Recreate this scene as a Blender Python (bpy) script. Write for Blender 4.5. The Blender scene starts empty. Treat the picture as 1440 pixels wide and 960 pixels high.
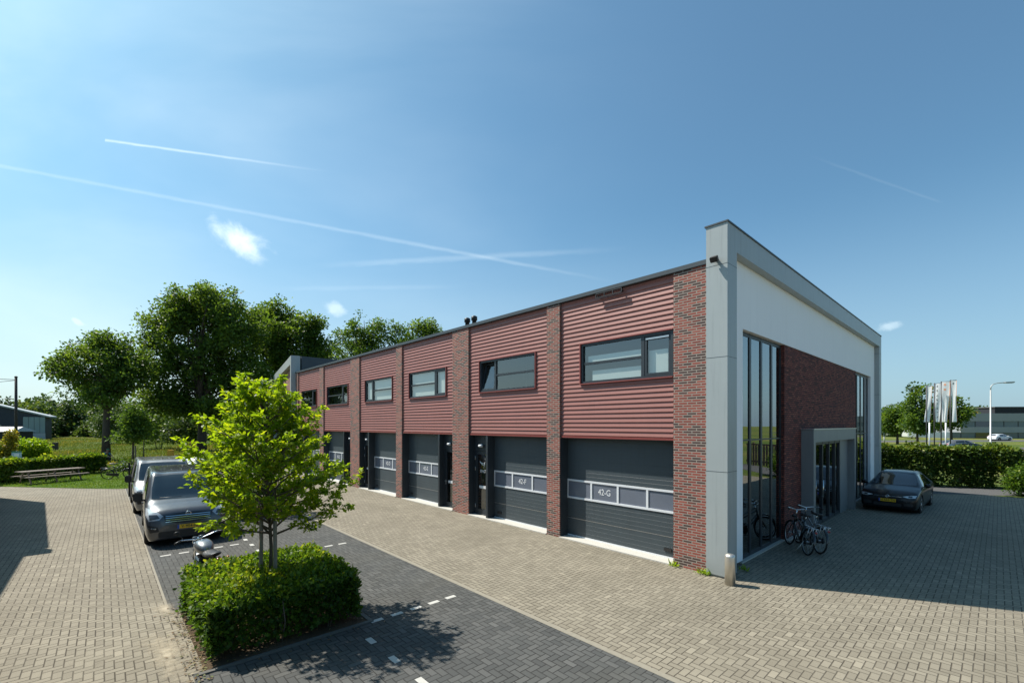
import bpy, bmesh, math, random
import numpy as np
from mathutils import Vector, Matrix, Euler
from mathutils.bvhtree import BVHTree

sc = bpy.context.scene
COL = sc.collection
R = math.radians
PI = math.pi

# ------------------------------------------------------------------ camera, sky, sun, exposure
FPX, HY, EYE = 627.7, 597.0, 3.4           # focal length and horizon of the photograph in its own pixels, eye height
cam = bpy.data.cameras.new('camera')
cam.sensor_width = 36.0
cam.lens = 36.0 * FPX / 1440.0
cam.shift_y = (HY - 480.0) / 1440.0
cam.clip_start, cam.clip_end = 0.1, 6000
camo = bpy.data.objects.new('camera', cam)
COL.objects.link(camo)
camo.location = (0, 0, EYE)
camo.rotation_euler = (R(90), 0, 0)
sc.camera = camo

SUN_EL = R(53)
SUN_D = Vector((-0.939 * math.cos(SUN_EL), 0.345 * math.cos(SUN_EL), math.sin(SUN_EL)))
SUN_D.normalize()
sl = bpy.data.lights.new('sun', 'SUN')
sl.energy = 5.0
sl.angle = R(0.55)
sl.color = (1.0, 0.94, 0.85)
so = bpy.data.objects.new('sun', sl)
COL.objects.link(so)
so.location = (-40, 20, 60)
so.rotation_euler = SUN_D.to_track_quat('Z', 'Y').to_euler()

sc.view_settings.view_transform = 'Standard'
sc.view_settings.look = 'None'
sc.view_settings.exposure = 0.50
sc.view_settings.gamma = 1.0
sc.render.engine = 'CYCLES'
sc.cycles.use_denoising = True
sc.cycles.max_bounces = 8
sc.cycles.diffuse_bounces = 3
sc.cycles.glossy_bounces = 4
sc.cycles.transparent_max_bounces = 16
sc.cycles.caustics_reflective = False
sc.cycles.caustics_refractive = False
sc.cycles.sample_clamp_indirect = 6.0


class NT:
    """terse node-tree writer"""
    def __init__(s, tree):
        s.t = tree
        tree.nodes.clear()

    def n(s, typ, ins=None, **kw):
        nd = s.t.nodes.new(typ)
        for k, v in kw.items():
            setattr(nd, k, v)
        for k, v in (ins or {}).items():
            s.put(nd.inputs[k], v)
        return nd

    def put(s, sock, v):
        if isinstance(v, bpy.types.NodeSocket):
            s.t.links.new(v, sock)
        elif isinstance(v, bpy.types.Node):
            s.t.links.new(v.outputs[0], sock)
        else:
            if sock.type == 'RGBA' and len(v) == 3:
                v = (*v, 1)
            sock.default_value = v

    def m(s, op, a, b=0.0, c=None, clamp=False):
        nd = s.t.nodes.new('ShaderNodeMath')
        nd.operation = op
        nd.use_clamp = clamp
        s.put(nd.inputs[0], a)
        s.put(nd.inputs[1], b)
        if c is not None:
            s.put(nd.inputs[2], c)
        return nd.outputs[0]

    def ramp(s, fac, stops, interp='LINEAR'):
        nd = s.t.nodes.new('ShaderNodeValToRGB')
        nd.color_ramp.interpolation = interp
        e = nd.color_ramp.elements
        while len(e) < len(stops):
            e.new(0.5)
        for el, (p, c) in zip(e, stops):
            el.position = p
            el.color = (*c, 1) if len(c) == 3 else c
        s.put(nd.inputs[0], fac)
        return nd.outputs[0]

    def mix(s, fac, a, b, blend='MIX'):
        nd = s.t.nodes.new('ShaderNodeMix')
        nd.data_type = 'RGBA'
        nd.blend_type = blend
        s.put(nd.inputs[0], fac)
        s.put(nd.inputs[6], a)
        s.put(nd.inputs[7], b)
        return nd.outputs[2]

    def smooth(s, x, a, b):
        nd = s.n('ShaderNodeMapRange', {0: x, 1: a, 2: b}, interpolation_type='SMOOTHSTEP')
        return nd.outputs[0]

    def noise(s, vec, scale, detail=4, rough=0.55, dist=0.0):
        nd = s.n('ShaderNodeTexNoise', {'Scale': scale, 'Detail': detail, 'Roughness': rough, 'Distortion': dist})
        if vec is not None:
            s.put(nd.inputs['Vector'], vec)
        return nd.outputs[0]


# ------------------------------------------------------------------ sky
w = bpy.data.worlds.new('World')
sc.world = w
w.use_nodes = True
t = NT(w.node_tree)
SKY_STRENGTH = 0.107
sky = t.n('ShaderNodeTexSky', sky_type='NISHITA', sun_disc=False, sun_elevation=SUN_EL,
          sun_rotation=math.atan2(SUN_D.x, SUN_D.y), air_density=1.0, dust_density=1.5, ozone_density=1.6, altitude=0)
tc = t.n('ShaderNodeTexCoord')
sep = t.n('ShaderNodeSeparateXYZ', {0: tc.outputs['Generated']})
dy = t.m('MAXIMUM', sep.outputs[1], 0.02)
U = t.m('DIVIDE', sep.outputs[0], dy)
V = t.m('DIVIDE', sep.outputs[2], dy)
ahead = t.smooth(sep.outputs[1], 0.05, 0.2)
uv = t.n('ShaderNodeCombineXYZ', {0: U, 1: V})


def line_mask(x1, y1, x2, y2, width, f1, f2, strength):
    """a vapour trail from sky point 1 to 2: half width and fades as shares of its length"""
    u1, v1, u2, v2 = (x1 - 720) / FPX, (HY - y1) / FPX, (x2 - 720) / FPX, (HY - y2) / FPX
    L = math.hypot(u2 - u1, v2 - v1)
    cx, cy = (u2 - u1) / L, (v2 - v1) / L
    a = t.m('ADD', t.m('MULTIPLY', t.m('SUBTRACT', U, u1), cx), t.m('MULTIPLY', t.m('SUBTRACT', V, v1), cy))
    d = t.m('ADD', t.m('MULTIPLY', t.m('SUBTRACT', U, u1), -cy), t.m('MULTIPLY', t.m('SUBTRACT', V, v1), cx))
    nz = t.noise(t.n('ShaderNodeCombineXYZ', {0: t.m('MULTIPLY', a, 5.0), 1: t.m('MULTIPLY', d, 20.0)}), 4.0, 4, 0.6)
    d = t.m('ADD', d, t.m('MULTIPLY', t.m('SUBTRACT', nz, 0.5), width * 0.9))
    d = t.m('ABSOLUTE', d)
    g = t.m('SUBTRACT', 1.0, t.smooth(d, 0.0, width))
    g = t.m('MULTIPLY', g, t.smooth(a, 0.0, max(f1, .001) * L))
    g = t.m('MULTIPLY', g, t.m('SUBTRACT', 1.0, t.smooth(a, L * (1 - f2), L)))
    g = t.m('MULTIPLY', g, t.m('ADD', 0.55, t.m('MULTIPLY', nz, 0.9)))
    return t.m('MULTIPLY', g, strength)


masks = [line_mask(147, 197, 480, 244, 0.0042, .004, .75, .36),
         line_mask(-90, 216, 885, 400, 0.0065, .05, .2, .12),
         line_mask(420, 375, 900, 349, 0.010, .3, .4, .10),
         line_mask(370, 406, 660, 403, 0.008, .3, .3, .05),
         line_mask(1130, 216, 1330, 287, 0.005, .4, .1, .03)]


def puff(x, y, ang, lx, ly, scale, strength, seed, lo=.46, hi=.62):
    u0, v0 = (x - 720) / FPX, (HY - y) / FPX
    ca, sa = math.cos(R(ang)), math.sin(R(ang))
    du, dv = t.m('SUBTRACT', U, u0), t.m('SUBTRACT', V, v0)
    a = t.m('ADD', t.m('MULTIPLY', du, ca), t.m('MULTIPLY', dv, sa))
    b = t.m('ADD', t.m('MULTIPLY', du, -sa), t.m('MULTIPLY', dv, ca))
    vec = t.n('ShaderNodeCombineXYZ', {0: t.m('MULTIPLY', a, 0.7), 1: b, 2: seed})
    nz = t.noise(vec, scale, 6, 0.58, 0.3)
    r = t.m('SQRT', t.m('ADD', t.m('POWER', t.m('DIVIDE', a, lx), 2.0), t.m('POWER', t.m('DIVIDE', b, ly), 2.0)))
    val = t.m('SUBTRACT', t.m('ADD', nz, 0.30), t.m('MULTIPLY', r, 0.42))
    return t.m('MULTIPLY', t.smooth(val, lo, hi), strength)


cloud = t.m('MAXIMUM', puff(338, 338, -34, .105, .042, 15, 0.75, 1.3, .40, .80), puff(470, 437, -12, .034, .022, 26, 0.4, 4.2, .42, .80))
cloud = t.m('MAXIMUM', cloud, puff(1250, 458, 8, .04, .016, 28, 0.3, 7.7, .42, .80))
cloud = t.m('MAXIMUM', cloud, puff(110, 452, -25, .022, .008, 30, 0.25, 2.9, .42, .68))
tot = cloud
for m_ in masks:
    tot = t.m('ADD', tot, m_)
veil_vec = t.n('ShaderNodeCombineXYZ', {0: t.m('ADD', t.m('MULTIPLY', U, 1.0), t.m('MULTIPLY', V, .55)), 1: t.m('MULTIPLY', V, 2.6)})
veil = t.smooth(t.noise(veil_vec, 1.1, 5, 0.5, 0.3), .30, .95)
veil = t.m('MULTIPLY', veil, t.m('SUBTRACT', .36, t.m('MULTIPLY', t.smooth(U, -1.1, .55), .36)))
tot = t.m('ADD', t.m('ADD', tot, veil), .03)
tot = t.m('MULTIPLY', tot, ahead, clamp=True)
CLOUD_RGB = (7.9, 9.0, 9.4)
skyt = t.mix(1.0, sky.outputs[0], (0.53, 0.89, 0.95), 'MULTIPLY')
elev = t.m('ABSOLUTE', sep.outputs[2])
haze_f = t.m('MULTIPLY', t.m('SUBTRACT', 1.0, t.smooth(elev, -.02, .42)), .62)
skyt = t.mix(haze_f, skyt, t.mix(t.smooth(U, -1.1, 1.2), (5.3, 5.75, 6.0), (2.9, 4.0, 5.1)))
skycol = t.mix(tot, skyt, CLOUD_RGB)
bg = t.n('ShaderNodeBackground', {'Color': skycol, 'Strength': SKY_STRENGTH})
t.n('ShaderNodeOutputWorld', {0: bg.outputs[0]})


# ------------------------------------------------------------------ materials
MATS = {}


def new_mat(name):
    m = bpy.data.materials.new(name)
    m.use_nodes = True
    return m, NT(m.node_tree)


def out(t, bsdf, disp=None):
    t.n('ShaderNodeOutputMaterial', {0: bsdf})


def paint(name, col, rough=.5, metal=0.0, var=.12, scale=3.0, coat=0.0, spec=.5, bump=0.0, bscale=60, streak=0.0):
    """a plain painted / plastic / metal surface with a little uneven tone and gloss"""
    if name in MATS:
        return MATS[name]
    m, t = new_mat(name)
    co = t.n('ShaderNodeTexCoord').outputs['Object']
    nz = t.noise(co, scale, 6, .6)
    c = t.mix(nz, tuple(x * (1 - var) for x in col), tuple(min(1, x * (1 + var)) for x in col))
    if streak:
        # rain streaks and dirt splashed up from the paving
        mp = t.n('ShaderNodeMapping', {'Vector': co, 'Scale': (7.0, 7.0, .35)})
        st = t.smooth(t.noise(mp.outputs[0], 1.6, 5, .65), .48, .78)
        sz = t.n('ShaderNodeSeparateXYZ', {0: co}).outputs[2]
        foot = t.m('SUBTRACT', 1.0, t.smooth(t.m('ADD', sz, t.m('MULTIPLY', t.noise(co, 3.0, 4), .5)), .15, .85))
        c = t.mix(t.m('MULTIPLY', t.m('MAXIMUM', st, foot), streak), c, tuple(x * .55 for x in col))
    ro = t.m('ADD', rough - .06, t.m('MULTIPLY', t.noise(co, scale * 3.1, 3), .12))
    b = t.n('ShaderNodeBsdfPrincipled', {'Base Color': c, 'Roughness': ro, 'Metallic': metal, 'Coat Weight': coat,
                                         'Coat Roughness': .06, 'Specular IOR Level': spec})
    if bump:
        bp = t.n('ShaderNodeBump', {'Strength': bump, 'Distance': .01, 'Height': t.noise(co, bscale, 4)})
        t.put(b.inputs['Normal'], bp)
    out(t, b.outputs[0])
    MATS[name] = m
    return m


def brick_mat(name, stops, mortar, bw=.218, rh=.0615, joint=.011, bump=.6):
    m, t = new_mat(name)
    co = t.n('ShaderNodeSeparateXYZ', {0: t.n('ShaderNodeTexCoord').outputs['Object']})
    vec = t.n('ShaderNodeCombineXYZ', {0: t.m('ADD', co.outputs[0], co.outputs[1]), 1: co.outputs[2]})
    br = t.n('ShaderNodeTexBrick', {'Vector': vec, 'Color1': (0, 0, 0), 'Color2': (1, 1, 1), 'Mortar': (0, 0, 0), 'Scale': 1.0,
                                    'Mortar Size': joint, 'Mortar Smooth': .15, 'Bias': 0.0, 'Brick Width': bw, 'Row Height': rh})
    br.offset = .5
    tone = t.m('ADD', br.outputs['Color'], t.m('MULTIPLY', t.m('SUBTRACT', t.noise(vec, 22, 4), .5), .35))
    c = t.ramp(tone, stops)
    big = t.noise(vec, .9, 4)
    c = t.mix(t.m('MULTIPLY', big, .35), c, tuple(x * .6 for x in stops[1][1]))
    c = t.mix(br.outputs['Fac'], c, t.mix(t.noise(vec, 9, 3), tuple(x * .8 for x in mortar), mortar))
    h = t.m('ADD', t.m('MULTIPLY', br.outputs['Fac'], -1.0), t.m('MULTIPLY', t.noise(vec, 90, 3), .3))
    bp = t.n('ShaderNodeBump', {'Strength': bump, 'Distance': .006, 'Height': h})
    b = t.n('ShaderNodeBsdfPrincipled', {'Base Color': c, 'Roughness': .85, 'Normal': bp, 'Specular IOR Level': .3})
    out(t, b.outputs[0])
    MATS[name] = m
    return m


def paver_mat(name, stops, joint_col, dirt_col, unit=.105, dirt=.6):
    """herringbone block paving in the site's own axes"""
    m, t = new_mat(name)
    ob = t.n('ShaderNodeTexCoord').outputs['Object']
    s = t.n('ShaderNodeSeparateXYZ', {0: ob})
    wob = t.m('MULTIPLY', t.m('SUBTRACT', t.noise(ob, 1.3, 2), .5), .12)
    gx = t.m('ADD', t.m('DIVIDE', s.outputs[0], unit), wob)
    gy = t.m('SUBTRACT', t.m('DIVIDE', s.outputs[1], unit), wob)
    i, j = t.m('FLOOR', gx), t.m('FLOOR', gy)
    fx, fy = t.m('SUBTRACT', gx, i), t.m('SUBTRACT', gy, j)
    mm = t.m('FLOORED_MODULO', t.m('SUBTRACT', i, j), 4.0)
    is_ = [t.m('COMPARE', mm, float(k), .1) for k in range(4)]
    is_[0] = t.m('ADD', is_[0], t.m('COMPARE', mm, 4.0, .1), clamp=True)
    inv = lambda a: t.m('SUBTRACT', 1.0, a)
    mnx, mny = t.m('MINIMUM', fx, inv(fx)), t.m('MINIMUM', fy, inv(fy))
    vert = t.m('ADD', is_[2], is_[3])
    hor = t.m('ADD', is_[0], is_[1])
    dx = t.m('ADD', t.m('ADD', t.m('MULTIPLY', is_[0], fx), t.m('MULTIPLY', is_[1], inv(fx))), t.m('MULTIPLY', vert, mnx))
    dy = t.m('ADD', t.m('ADD', t.m('MULTIPLY', is_[2], inv(fy)), t.m('MULTIPLY', is_[3], fy)), t.m('MULTIPLY', hor, mny))
    d = t.m('MINIMUM', dx, dy)
    idv = t.n('ShaderNodeCombineXYZ', {0: t.m('SUBTRACT', i, is_[1]), 1: t.m('SUBTRACT', j, is_[2])})
    wn = t.n('ShaderNodeTexWhiteNoise', {'Vector': idv}, noise_dimensions='3D').outputs['Value']
    fine = t.noise(ob, 60, 4, .7)
    tone = t.m('ADD', t.m('MULTIPLY', wn, .7), t.m('MULTIPLY', fine, .3))
    c = t.ramp(tone, stops)
    big = t.smooth(t.noise(ob, .35, 6, .62, .6), .38, .72)
    c = t.mix(t.m('MULTIPLY', big, dirt), c, dirt_col)
    blot = t.smooth(t.noise(ob, 2.4, 5, .65), .60, .78)
    c = t.mix(t.m('MULTIPLY', blot, dirt * .7), c, tuple(x * .62 for x in dirt_col))
    # odd replaced blocks and small dark drips
    c = t.mix(t.m('MULTIPLY', t.m('GREATER_THAN', wn, .985), .28), c, tuple(min(1, x * 1.25) for x in stops[2][1]))
    drip = t.smooth(t.noise(ob, 7.5, 3, .5), .70, .80)
    c = t.mix(t.m('MULTIPLY', drip, .4), c, joint_col)
    jm = inv(t.smooth(d, .04, .10))
    jn = t.smooth(t.noise(ob, 1.1, 3), .25, .75)
    c = t.mix(t.m('MULTIPLY', jm, t.m('ADD', .55, t.m('MULTIPLY', jn, .45))), c, joint_col)
    h = t.m('ADD', t.m('ADD', t.smooth(d, .0, .10), t.m('MULTIPLY', wn, .25)), t.m('MULTIPLY', fine, .18))
    bp = t.n('ShaderNodeBump', {'Strength': .7, 'Distance': .008, 'Height': h})
    b = t.n('ShaderNodeBsdfPrincipled', {'Base Color': c, 'Roughness': .88, 'Normal': bp, 'Specular IOR Level': .25})
    out(t, b.outputs[0])
    MATS[name] = m
    return m


def leaf_mat(name, stops, trans=.35, tcol=None, rough=.5):
    m, t = new_mat(name)
    at = t.n('ShaderNodeAttribute', attribute_name='tint')
    c = t.ramp(at.outputs['Fac'], stops)
    b = t.n('ShaderNodeBsdfPrincipled', {'Base Color': c, 'Roughness': rough, 'Specular IOR Level': .35})
    tc_ = t.mix(1.0, c, tcol or (1.9, 1.75, .75), 'MULTIPLY')
    tr = t.n('ShaderNodeBsdfTranslucent', {'Color': tc_})
    mx = t.n('ShaderNodeMixShader', {0: trans, 1: b.outputs[0], 2: tr.outputs[0]})
    out(t, mx.outputs[0])
    MATS[name] = m
    return m


def ground_mat(name, stops, scale=.12, bump=.8):
    m, t = new_mat(name)
    ob = t.n('ShaderNodeTexCoord').outputs['Object']
    a = t.noise(ob, scale, 7, .62, .4)
    b_ = t.noise(ob, 2.2, 6, .7)
    f = t.noise(ob, 26, 5, .75)
    tone = t.m('ADD', t.m('ADD', t.m('MULTIPLY', a, .55), t.m('MULTIPLY', b_, .25)), t.m('MULTIPLY', f, .30))
    c = t.ramp(tone, stops)
    bp = t.n('ShaderNodeBump', {'Strength': bump, 'Distance': .08, 'Height': t.m('ADD', f, b_)})
    b = t.n('ShaderNodeBsdfPrincipled', {'Base Color': c, 'Roughness': .95, 'Normal': bp, 'Specular IOR Level': .1})
    out(t, b.outputs[0])
    MATS[name] = m
    return m


def glass_mat(name, tint=(.80, .87, .86), f0=.17):
    """double glazing: a clear tinted sheet that mirrors more at grazing angles"""
    m, t = new_mat(name)
    fc = t.n('ShaderNodeLayerWeight', {'Blend': .5}).outputs['Facing']
    fr_ = t.m('ADD', f0, t.m('MULTIPLY', 1 - f0, t.m('POWER', fc, 5.0)))
    ob = t.n('ShaderNodeTexCoord').outputs['Object']
    bp = t.n('ShaderNodeBump', {'Strength': .025, 'Distance': .02, 'Height': t.noise(ob, 1.1, 1)})
    tr = t.n('ShaderNodeBsdfTransparent', {'Color': tint})
    gl = t.n('ShaderNodeBsdfGlossy', {'Color': (.93, .96, .97), 'Roughness': .012, 'Normal': bp})
    mx = t.n('ShaderNodeMixShader', {0: fr_, 1: tr.outputs[0], 2: gl.outputs[0]})
    out(t, mx.outputs[0])
    MATS[name] = m
    return m


RED = ((.0, (.07, .046, .042)), (.25, (.10, .06, .052)), (.36, (.24, .058, .042)), (.7, (.31, .074, .052)), (1, (.38, .12, .085)))
brick_mat('brick', RED, (.36, .31, .265))
brick_mat('brick_end_shaded', ((.0, (.09, .03, .026)), (.4, (.19, .052, .042)), (.75, (.27, .072, .052)), (1, (.33, .11, .075))), (.035, .03, .03), joint=.011)  # pier brick again, darkened: the end wall's shade put into its colours
paver_mat('paving_light', ((0, (.195, .172, .130)), (.5, (.243, .216, .165)), (1, (.292, .260, .198))), (.062, .051, .038), (.17, .150, .112))
paver_mat('paving_dark', ((0, (.060, .062, .060)), (.5, (.083, .085, .081)), (1, (.11, .11, .104))), (.028, .027, .025), (.095, .09, .074), dirt=.45)
ground_mat('lawn', ((.3, (.035, .075, .012)), (.5, (.075, .135, .02)), (.72, (.13, .17, .035))), .3)
ground_mat('meadow', ((.34, (.045, .085, .018)), (.50, (.085, .125, .026)), (.62, (.17, .165, .045)), (.76, (.28, .215, .09))), .05)
ground_mat('soil', ((.3, (.05, .035, .022)), (.6, (.13, .095, .06)), (.8, (.2, .15, .1))), 1.5)
ground_mat('asphalt', ((.3, (.075, .075, .078)), (.6, (.11, .11, .11)), (.8, (.15, .145, .14))), .4, .3)
leaf_mat('leaf_young_oak', ((0, (.07, .13, .010)), (.4, (.165, .265, .012)), (.8, (.285, .375, .016)), (1, (.41, .42, .02))), .58, (1.85, 1.75, .7))
leaf_mat('leaf_hedge', ((0, (.03, .075, .010)), (.5, (.07, .14, .014)), (.85, (.15, .23, .020)), (1, (.27, .31, .03))), .45)
leaf_mat('leaf_beech', ((0, (.025, .055, .010)), (.5, (.06, .11, .013)), (.85, (.13, .19, .02)), (1, (.23, .24, .035))), .30)
leaf_mat('leaf_oak', ((0, (.035, .072, .016)), (.5, (.078, .14, .024)), (.85, (.13, .205, .03)), (1, (.19, .26, .04))), .48)
leaf_mat('leaf_ash', ((0, (.04, .085, .016)), (.5, (.08, .15, .024)), (1, (.14, .22, .035))), .40)
leaf_mat('leaf_wood', ((0, (.035, .065, .024)), (.5, (.062, .108, .032)), (.85, (.10, .155, .040)), (1, (.15, .19, .05))), .3)
leaf_mat('leaf_lime', ((0, (.10, .19, .012)), (.5, (.19, .31, .016)), (1, (.29, .38, .02))), .45)
leaf_mat('leaf_yellow', ((0, (.10, .13, .02)), (.5, (.22, .21, .03)), (1, (.40, .30, .04))), .35)
paint('bark', (.075, .058, .045), .9, var=.4, scale=14, bump=.8, bscale=24)
paint('bark_young', (.11, .09, .065), .85, var=.3, scale=20)
paint('stake_wood', (.26, .22, .17), .85, var=.25, scale=12)
paint('cladding_red', (.295, .120, .100), .52, var=.10, scale=.7, spec=.4, streak=.22)
paint('cladding_trim', (.24, .06, .05), .4, var=.08)
paint('anthracite', (.028, .036, .043), .42, var=.10, scale=1.5)
paint('door_grey', (.055, .072, .082), .45, var=.12, scale=1.2, streak=.3)
paint('frame_grey', (.35, .385, .385), .42, var=.07, scale=1.6, bump=.04, streak=.38)
paint('frame_grey_shaded', (.20, .215, .22), .45, var=.08, scale=1.6, bump=.04, streak=.3)  # frame grey darkened for the portal, its shade painted into the colour
paint('coping', (.05, .062, .07), .45, var=.1)
paint('white_render', (.91, .92, .93), .85, var=.025, scale=.8, bump=.08, bscale=130, streak=.12)
paint('edge_brick', (.25, .225, .175), .9, var=.2, scale=14)
paint('white_metal', (.72, .74, .76), .4, var=.05)
paint('concrete', (.46, .44, .39), .85, var=.18, scale=4, bump=.15)
paint('concrete_pale', (.50, .48, .43), .85, var=.12, scale=4, bump=.15)
paint('black_plastic', (.018, .018, .019), .5, var=.2)
paint('rubber', (.022, .022, .022), .8, var=.25, scale=12)
paint('steel', (.66, .63, .57), .42, .9, var=.12, scale=8)
paint('chrome', (.78, .78, .78), .12, 1.0, var=.05)
paint('aluminium', (.52, .53, .54), .35, .9, var=.08)
paint('interior_dark', (.05, .05, .05), .9, var=.2)
paint('interior_pale', (.30, .29, .27), .9, var=.1)
paint('blind', (.78, .78, .74), .8, var=.05)
paint('sticker_white', (.82, .83, .84), .5, var=.03)
paint('mark_white', (.47, .46, .42), .8, var=.14, scale=9)
paint('door_pane', (.15, .17, .21), .12, var=.12, spec=.7)
paint('plate_yellow', (.80, .48, .02), .45, var=.05)
paint('plate_blue', (.02, .08, .42), .45, var=.05)
paint('roofing', (.09, .09, .09), .9, var=.2, scale=2)
glass_mat('glass')
glass_mat('glass_dark', (.34, .41, .42), .30)


# ------------------------------------------------------------------ mesh helpers
class MB:
    def __init__(s):
        s.v, s.f, s.sm = [], [], []

    def add(s, vs, fs, smooth=False):
        o = len(s.v)
        s.v += [tuple(p) for p in vs]
        s.f += [tuple(i + o for i in q) for q in fs]
        s.sm += [smooth] * len(fs)
        return s

    def box(s, x0, x1, y0, y1, z0, z1):
        x0, x1 = sorted((x0, x1)); y0, y1 = sorted((y0, y1)); z0, z1 = sorted((z0, z1))
        return s.add([(x, y, z) for x in (x0, x1) for y in (y0, y1) for z in (z0, z1)],
                     [(0, 1, 3, 2), (4, 6, 7, 5), (0, 4, 5, 1), (2, 3, 7, 6), (0, 2, 6, 4), (1, 5, 7, 3)])

    def obox(s, mat, sx, sy, sz):
        """box of full size sx,sy,sz centred at the matrix"""
        vs = [mat @ Vector((x * sx / 2, y * sy / 2, z * sz / 2)) for x in (-1, 1) for y in (-1, 1) for z in (-1, 1)]
        return s.add(vs, [(0, 1, 3, 2), (4, 6, 7, 5), (0, 4, 5, 1), (2, 3, 7, 6), (0, 2, 6, 4), (1, 5, 7, 3)])

    def tube(s, pts, rad, n=8, cap=True):
        pts = [Vector(p) for p in pts]
        rads = rad if isinstance(rad, (list, tuple)) else [rad] * len(pts)
        vs, fs = [], []
        up = None
        for i, p in enumerate(pts):
            d = (pts[min(i + 1, len(pts) - 1)] - pts[max(i - 1, 0)])
            d = d.normalized() if d.length > 1e-9 else Vector((0, 0, 1))
            if up is None:
                up = d.orthogonal().normalized()
            a = (up - d * up.dot(d))
            a = a.normalized() if a.length > 1e-6 else d.orthogonal().normalized()
            up = a
            b = d.cross(a)
            for k in range(n):
                an = 2 * PI * k / n
                vs.append(p + (a * math.cos(an) + b * math.sin(an)) * rads[i])
        for i in range(len(pts) - 1):
            for k in range(n):
                k2 = (k + 1) % n
                fs.append((i * n + k, i * n + k2, (i + 1) * n + k2, (i + 1) * n + k))
        if cap:
            fs.append(tuple(range(n - 1, -1, -1)))
            fs.append(tuple((len(pts) - 1) * n + k for k in range(n)))
        return s.add(vs, fs, True)

    def lathe(s, prof, c, axis='z', n=20):
        """profile of (radius, height) turned about an axis through c"""
        vs, fs = [], []
        for r, h in prof:
            for k in range(n):
                a = 2 * PI * k / n
                p = (r * math.cos(a), r * math.sin(a), h)
                if axis == 'y':
                    p = (p[0], p[2], p[1])
                elif axis == 'x':
                    p = (p[2], p[0], p[1])
                vs.append((p[0] + c[0], p[1] + c[1], p[2] + c[2]))
        for i in range(len(prof) - 1):
            for k in range(n):
                k2 = (k + 1) % n
                fs.append((i * n + k, i * n + k2, (i + 1) * n + k2, (i + 1) * n + k))
        fs.append(tuple(range(n - 1, -1, -1)))
        fs.append(tuple((len(prof) - 1) * n + k for k in range(n)))
        return s.add(vs, fs, True)

    def torus(s, c, R_, r, axis='y', n=32, m=8):
        vs, fs = [], []
        for i in range(n):
            a = 2 * PI * i / n
            for j in range(m):
                b = 2 * PI * j / m
                q, h = R_ + r * math.cos(b), r * math.sin(b)
                p = (q * math.cos(a), q * math.sin(a), h)
                if axis == 'y':
                    p = (p[0], p[2], p[1])
                elif axis == 'x':
                    p = (p[2], p[0], p[1])
                vs.append((p[0] + c[0], p[1] + c[1], p[2] + c[2]))
        for i in range(n):
            for j in range(m):
                fs.append((i * m + j, ((i + 1) % n) * m + j, ((i + 1) % n) * m + (j + 1) % m, i * m + (j + 1) % m))
        return s.add(vs, fs, True)

    def ball(s, c, rx, ry=None, rz=None, n=12, m=8):
        ry, rz = ry or rx, rz or rx
        prof = []
        vs, fs = [], []
        for i in range(m + 1):
            th = PI * i / m
            for k in range(n):
                a = 2 * PI * k / n
                vs.append((c[0] + rx * math.sin(th) * math.cos(a), c[1] + ry * math.sin(th) * math.sin(a), c[2] + rz * math.cos(th)))
        for i in range(m):
            for k in range(n):
                k2 = (k + 1) % n
                fs.append((i * n + k, (i + 1) * n + k, (i + 1) * n + k2, i * n + k2))
        return s.add(vs, fs, True)

    def build(s, name, mat, parent=None, bevel=0.0, loc=None, rz=0.0):
        me = bpy.data.meshes.new(name)
        me.from_pydata(s.v, [], s.f)
        me.polygons.foreach_set('use_smooth', s.sm)
        bm = bmesh.new()
        bm.from_mesh(me)
        bmesh.ops.remove_doubles(bm, verts=bm.verts, dist=1e-5)
        bmesh.ops.recalc_face_normals(bm, faces=bm.faces)
        if bevel:
            es = [e for e in bm.edges if len(e.link_faces) == 2 and e.calc_face_angle(0) > .7 and not all(f.smooth for f in e.link_faces)]
            bmesh.ops.bevel(bm, geom=es, offset=bevel, segments=2, affect='EDGES', clamp_overlap=True)
        bm.to_mesh(me)
        bm.free()
        return put(name, me, mat, parent, loc, rz)


def put(name, me, mat, parent=None, loc=None, rz=0.0):
    if mat is not None:
        me.materials.append(MATS[mat] if isinstance(mat, str) else mat)
    o = bpy.data.objects.new(name, me)
    COL.objects.link(o)
    if parent is not None:
        o.parent = parent
    if loc is not None:
        o.location = loc
        o.rotation_euler = (0, 0, rz)
    return o


def tag(o, label=None, cat=None, group=None, kind=None):
    if label: o['label'] = label
    if cat: o['category'] = cat
    if group: o['group'] = group
    if kind: o['kind'] = kind
    return o


def thing(name, label, cat, loc=(0, 0, 0), rz=0.0, group=None):
    o = bpy.data.objects.new(name, None)
    o.empty_display_size = .2
    COL.objects.link(o)
    o.location = loc
    o.rotation_euler = (0, 0, rz)
    return tag(o, label, cat, group)


def copy_tree(o, parent=None):
    c = o.copy()
    COL.objects.link(c)
    c.parent = parent
    for ch in list(o.children):
        copy_tree(ch, c)
    return c


# site axes: x along the long facade (towards the near corner), y into the building
SITE = Vector((4.726, 9.790, 0))
SRZ = math.atan2(-.7368, .6761)
SM = Matrix.Translation(SITE) @ Matrix.Rotation(SRZ, 4, 'Z')


def W(x, y, z=0.0):
    return SM @ Vector((x, y, z))


def PX(px, D, z=0.0):
    """world point at depth D seen in photograph column px"""
    return Vector(((px - 720) / FPX * D, D, z))


def ZY(py, D):
    return EYE + (HY - py) / FPX * D


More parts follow.
